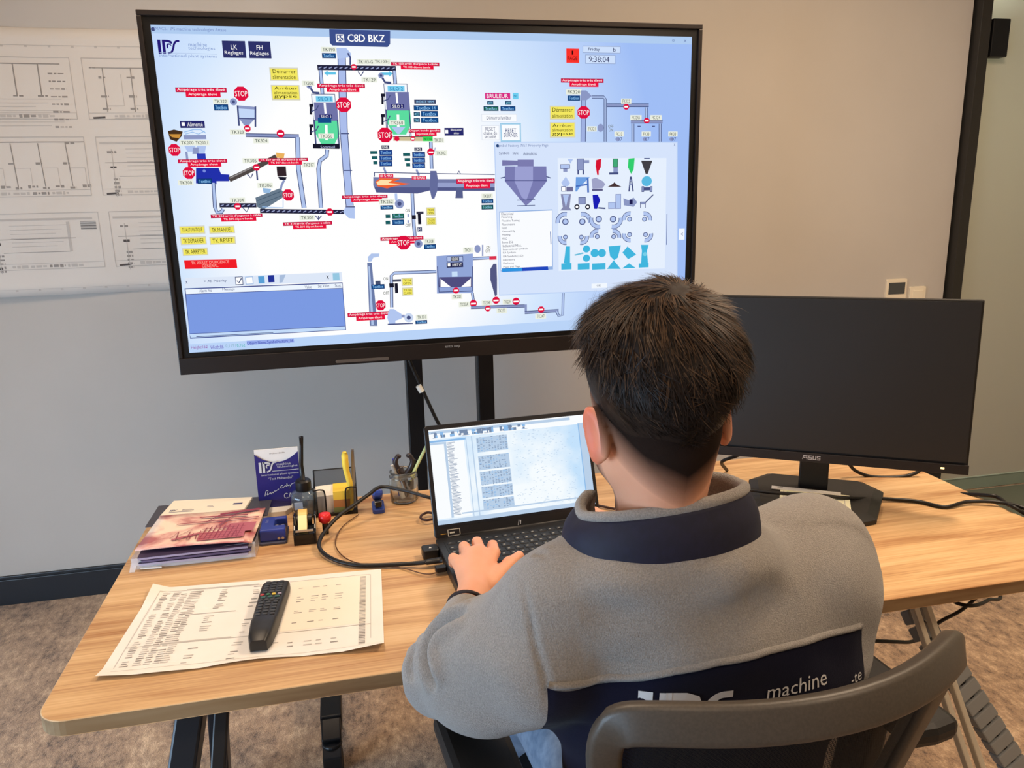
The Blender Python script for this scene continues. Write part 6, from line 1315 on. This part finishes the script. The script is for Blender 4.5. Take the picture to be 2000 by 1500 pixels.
# print on the back
def wrap(V2, Fs, cx, cz, s, rot=0, sub=1, off=.0016):
    out = []
    for a, b2 in V2:
        x = cx+(a*math.cos(rot)-b2*math.sin(rot))*s; z = cz+(a*math.sin(rot)+b2*math.cos(rot))*s
        h_ = bvh.ray_cast(Vector((x, .5, z)), Vector((0, 1, 0))); out.append(h_[0]+Vector((0, -off, 0)) if h_[0] else Vector((x, .74, z)))
    return out, Fs
def jhit(a, c): h_ = bvh.ray_cast(Vector(CAMP), Vector(ray(a, c)).normalized())[0]; return h_ if h_ else Vector((.4, .75, .85))
p0, p1 = jhit(1480, 1368), jhit(1640, 1322); prot = math.atan2(p1.z-p0.z, p1.x-p0.x)
LV, LF = logo_geo(); LV = [(a-.77, c-.5) for a, c in LV]; pc = jhit(1338, 1402)
b = MB(); b.add(*wrap(LV, LF, pc.x, pc.z, .072, prot)); b.build('emblem_print', mat('print_silver', C(215, 215, 215), .5), person)
b = MB()
for s_, px_, py_, wd, hh in (('machine', 1560, 1338, .090, .0200), ('-te', 1672, 1322, .022, .012)):
    pc = jhit(px_, py_); TV, TF, asp = text_geo(s_); b = MB(); b.add(*wrap([(a*wd, c*hh) for a, c in TV], TF, pc.x, pc.z, 1.0, prot)); b.build('lettering_print', mat('print_silver', C(215, 215, 215), .5), person)
b = MB(); pc = jhit(1600, 1385); TV, TF, asp = text_geo('technologies'); b.add(*wrap([(a*.13, c*.0175) for a, c in TV], TF, pc.x, pc.z, 1.0, prot))
b.build('lettering_print', mat('print_silver', C(215, 215, 215), .5), person)
# collar: navy stand collar with grey fleece lining and rolled rim
def collar():
    n = 64; A0, A1 = math.radians(-228), math.radians(48); out_v = []; in_v = []; rim = []
    for i in range(n+1):
        a = A0+(A1-A0)*i/n; u = i/n
        # back is at -90 deg, left front flap at the start
        cb = np.array([.388, .882]); rx, ry = .134, .098
        lf = max(0, (.16-u)/.16)
        zb = 1.012-.012*lf; hz = .052+.010*math.sin(-a)*1.0
        zt_ = 1.046+.010*math.cos(a)+.020*max(0, -math.sin(a))+.006*lf
        fx, fy = cb[0]+rx*math.cos(a)-.012*lf, cb[1]+ry*math.sin(a)-.01*lf
        tx, ty = cb[0]+(rx-.022)*math.cos(a)-.010*lf, cb[1]+(ry-.018)*math.sin(a)-.006*lf
        out_v.append([(fx, fy, zb-.03), (fx*.98+cb[0]*.02, fy, zb), ((fx+tx)/2+.004*math.cos(a), (fy+ty)/2+.004*math.sin(a), (zb+zt_)/2), (tx, ty, zt_)])
        k = .010; in_v.append([(tx-k*math.cos(a), ty-k*math.sin(a), zt_), ((fx+tx)/2-(k+.004)*math.cos(a), (fy+ty)/2-(k+.004)*math.sin(a), (zb+zt_)/2), (fx-(k+.016)*math.cos(a), fy-(k+.012)*math.sin(a), zb-.02)])
        rim.append(Vector((tx-.005*math.cos(a), ty-.005*math.sin(a), zt_+.001)))
    def grid(rows):
        m = len(rows[0]); V = [p for r in rows for p in r]; return V, [(i*m+j, (i+1)*m+j, (i+1)*m+j+1, i*m+j+1) for i in range(len(rows)-1) for j in range(m-1)]
    b = MB(); b.add(*grid(out_v)); o = b.build('collar', M_navy, person, smooth=True, sub=2, label='navy stand-up collar'); o.modifiers.new('s', 'SOLIDIFY').thickness = .003
    b = MB(); b.add(*grid(in_v)); o = b.build('collar_lining', M_fl, person, smooth=True, sub=2)
    b = MB(); ext = [rim[0]+Vector((.002, .002, -.045)), rim[0]+Vector((-.002, .002, -.02))]+rim; b.tube(ext, .0078, 10); b.build('collar_rim', M_fl, person, smooth=True, label='grey fleece collar edge')
collar()
# cuff binding
def ring_at(P, ax, r, tr, m, name, fl=1.0):
    ax = Vector(ax).normalized(); u = ax.cross(Vector((0, 0, 1))).normalized(); v = ax.cross(u)
    pts = [Vector(P)+(u*math.cos(2*PI*k/28)+v*math.sin(2*PI*k/28)*fl)*r for k in range(29)]; return MB().tube(pts, tr, 8, cap=False).build(name, m, person, smooth=True)
ring_at(WL-ax*.034, ax, .0345, .0035, mat('cuff_binding', C(40, 30, 30), .8), 'cuff_binding', .88)
# ------------------------------------------------------------------ trousers
Tn = Field((.14, .70, .06), (.78, 1.50, .72), .0065)
Tn.ell((.445, .885, .585), (.185, .125, .10), None, .04)
for s, kx in ((-1, .30), (1, .60)):
    hx = .445+s*.088; Tn.chain([(hx, .89, .562), (kx, 1.30, .555), (kx, 1.36, .13)], [.098, .076, .062], .03)
X, Y, Z = Tn.xyz((slice(None),)*3); Tn.g += (.003*vnoise(X, Y, Z, 40, 2)).astype(np.float32)
V, Fq = Tn.mesh(); np_mesh('trousers', V, Fq, [noisy('denim', C(92, 108, 130), C(116, 132, 152), 60, rough=.9, bump=.3, bscale=900, bdist=.0005)], person)
for s, kx in ((-1, .30), (1, .60)):
    b = MB(); b.rbox((kx, 1.42, .028), (.10, .29, .05), .045, n=6); b.rbox((kx, 1.37, .07), (.085, .13, .05), .04, n=6); b.build('shoe', M_black2, person, bevel=.008)
# ------------------------------------------------------------------ hair
CR = np.array([.0745, .092, .082]); CC = np.array([0, -.008, .030])      # cranium
def edge_z(x, y): return -.078+abs(x)*.66+max(0, y+.055)*.70     # lower edge of the long hair (head frame)
Hh = Field(tuple(HCN-.17), tuple(HCN+.17), .003)
q = (slice(None),)*3; X, Y, Z = Hh.xyz(q); dx, dy, dz = (X-HCN[0])/HS, (Y-HCN[1])/HS, (Z-HCN[2])/HS
lx = dx*HN[0, 0]+dy*HN[1, 0]+dz*HN[2, 0]; ly_ = dx*HN[0, 1]+dy*HN[1, 1]+dz*HN[2, 1]; lz = dx*HN[0, 2]+dy*HN[1, 2]+dz*HN[2, 2]
ez = -.078+np.abs(lx)*.66+np.maximum(0, ly_+.055)*.70
up = np.clip((lz-ez)/.09, 0, 1)
th = .0004+.002*np.clip((lz-ez)/.012, 0, 1)+.020*up*up*(3-2*up)+.004*np.clip((lz-.06)/.05, 0, 1)+.004*np.clip((ly_-.03)/.05, 0, 1)*up
px_, py_, pz_ = lx, ly_-CC[1], lz-CC[2]
k0 = np.sqrt((px_/CR[0])**2+(py_/CR[1])**2+(pz_/CR[2])**2); k1 = np.sqrt((px_/CR[0]**2)**2+(py_/CR[1]**2)**2+(pz_/CR[2]**2)**2)
D1 = k0*(k0-1)/np.maximum(k1, 1e-6)
c2 = np.array([0, .012, -.025]); r2 = np.array([.063, .076, .080]); a, b2, c_ = lx, ly_-c2[1], lz-c2[2]
k0 = np.sqrt((a/r2[0])**2+(b2/r2[1])**2+(c_/r2[2])**2); k1 = np.sqrt((a/r2[0]**2)**2+(b2/r2[1]**2)**2+(c_/r2[2]**2)**2); D2 = k0*(k0-1)/np.maximum(k1, 1e-6)
hh = np.clip(.5+.5*(D1-D2)/.03, 0, 1); DD = D1*(1-hh)+D2*hh-.03*hh*(1-hh)
Gf = DD-th+.0022*vnoise(lx, ly_, lz, 95, 2)*up+.0012*vnoise(lx, ly_, lz, 210, 5)*up
Gf = np.maximum(Gf, (ez-lz)*.9); Gf = np.maximum(Gf, ly_-.085)
Hh.g[:] = Gf*HS; V, Fq = Hh.mesh()
def hair_mat(name, c1, c2):
    m = mat(name, c1, .52, spec=.22); N, L = nt(m); b = N['Principled BSDF']; geo = N.new('ShaderNodeNewGeometry'); n = N.new('ShaderNodeTexNoise'); n.inputs['Scale'].default_value = 160; n.inputs['Detail'].default_value = 3
    L.new(geo.outputs['Position'], n.inputs['Vector']); r = N.new('ShaderNodeValToRGB'); r.color_ramp.elements[0].position = .35; r.color_ramp.elements[1].position = .7; r.color_ramp.elements[0].color = c1; r.color_ramp.elements[1].color = c2
    L.new(n.outputs[0], r.inputs[0]); L.new(r.outputs[0], b.inputs['Base Color']); return m
hair = np_mesh('hair', V, Fq, [hair_mat('hair_dark', C(28, 21, 18), C(42, 31, 25))], person)
hb = BVHTree.FromPolygons([tuple(v) for v in V], [tuple(f) for f in Fq])
# strands combed away from the crown whorl
WH = np.array([.006, -.062, .105]); WH = WH/np.linalg.norm(WH)
rg = np.random.default_rng(9); SV = []; SF = []; SM = []; cnt = 0
dirs = rg.normal(size=(60000, 3)); dirs /= np.linalg.norm(dirs, axis=1)[:, None]
for d in dirs:
    if cnt >= 21000: break
    l = CC+d*CR*1.05
    e = edge_z(l[0], l[1])
    if l[2] < e-.004 or l[1] > .082: continue
    g = HN @ d; h_ = hb.ray_cast(Vector(HCN+HN @ (CC*HS+d*.2)), Vector(-g))
    if h_[0] is None: continue
    p = np.array(h_[0]); nrm = np.array(h_[1]); nrm = nrm if nrm @ g > 0 else -nrm
    lo = HN.T @ (p-HCN)/HS; upf = min(1, max(0, (lo[2]-edge_z(lo[0], lo[1]))/.08))
    w_ = HN @ WH; away = g-w_*(g @ w_); away = away/max(np.linalg.norm(away), 1e-6); sw = np.cross(w_, g); sw = sw/max(np.linalg.norm(sw), 1e-6)
    ca_ = max(0, g @ w_); down = HN @ np.array([0, 0, -1.0])
    fl = away*1.0+sw*(.9*ca_**6+.15)+down*(.9*(1-upf)+.15)
    clump = np.array([math.sin(lo[0]*160+lo[2]*90), math.cos(lo[1]*150-lo[0]*80), math.sin(lo[2]*170+lo[1]*60)])*.26
    fl = fl+clump*upf+rg.normal(size=3)*.16; fl = fl-nrm*(fl @ nrm); fl /= max(np.linalg.norm(fl), 1e-6)
    Ln = (.012+.026*upf)*rg.uniform(.6, 1.15); lift = (.05+.16*upf)*rg.uniform(.2, 1.2); 
    if rg.random() < .012: lift += .45
    side = np.cross(fl, nrm); wd = .00055+.0004*upf; pts_ = []
    for k in range(4):
        t_ = k/3; q_ = p-nrm*.0015+fl*Ln*t_+nrm*Ln*(lift*t_-.62*lift*t_*t_*1.0-.05*t_*t_); pts_.append(q_)
    o = len(SV)
    for k in range(4):
        ww = wd*(1-.85*(k/3)); SV += [pts_[k]+side*ww, pts_[k]-side*ww]
    SF += [(o+2*k, o+2*k+1, o+2*k+3, o+2*k+2) for k in range(3)]; SM += [int(rg.random() < .08+.6*min(1, max(0, (lo[2]-.03)/.07)))]*3; cnt += 1
np_mesh('hair_strands', np.array(SV), np.array(SF), [hair_mat('strand_dark', C(22, 17, 15), C(38, 28, 23)), hair_mat('strand_brown', C(54, 38, 27), C(86, 64, 44))], person, mi=np.array(SM, np.int32))
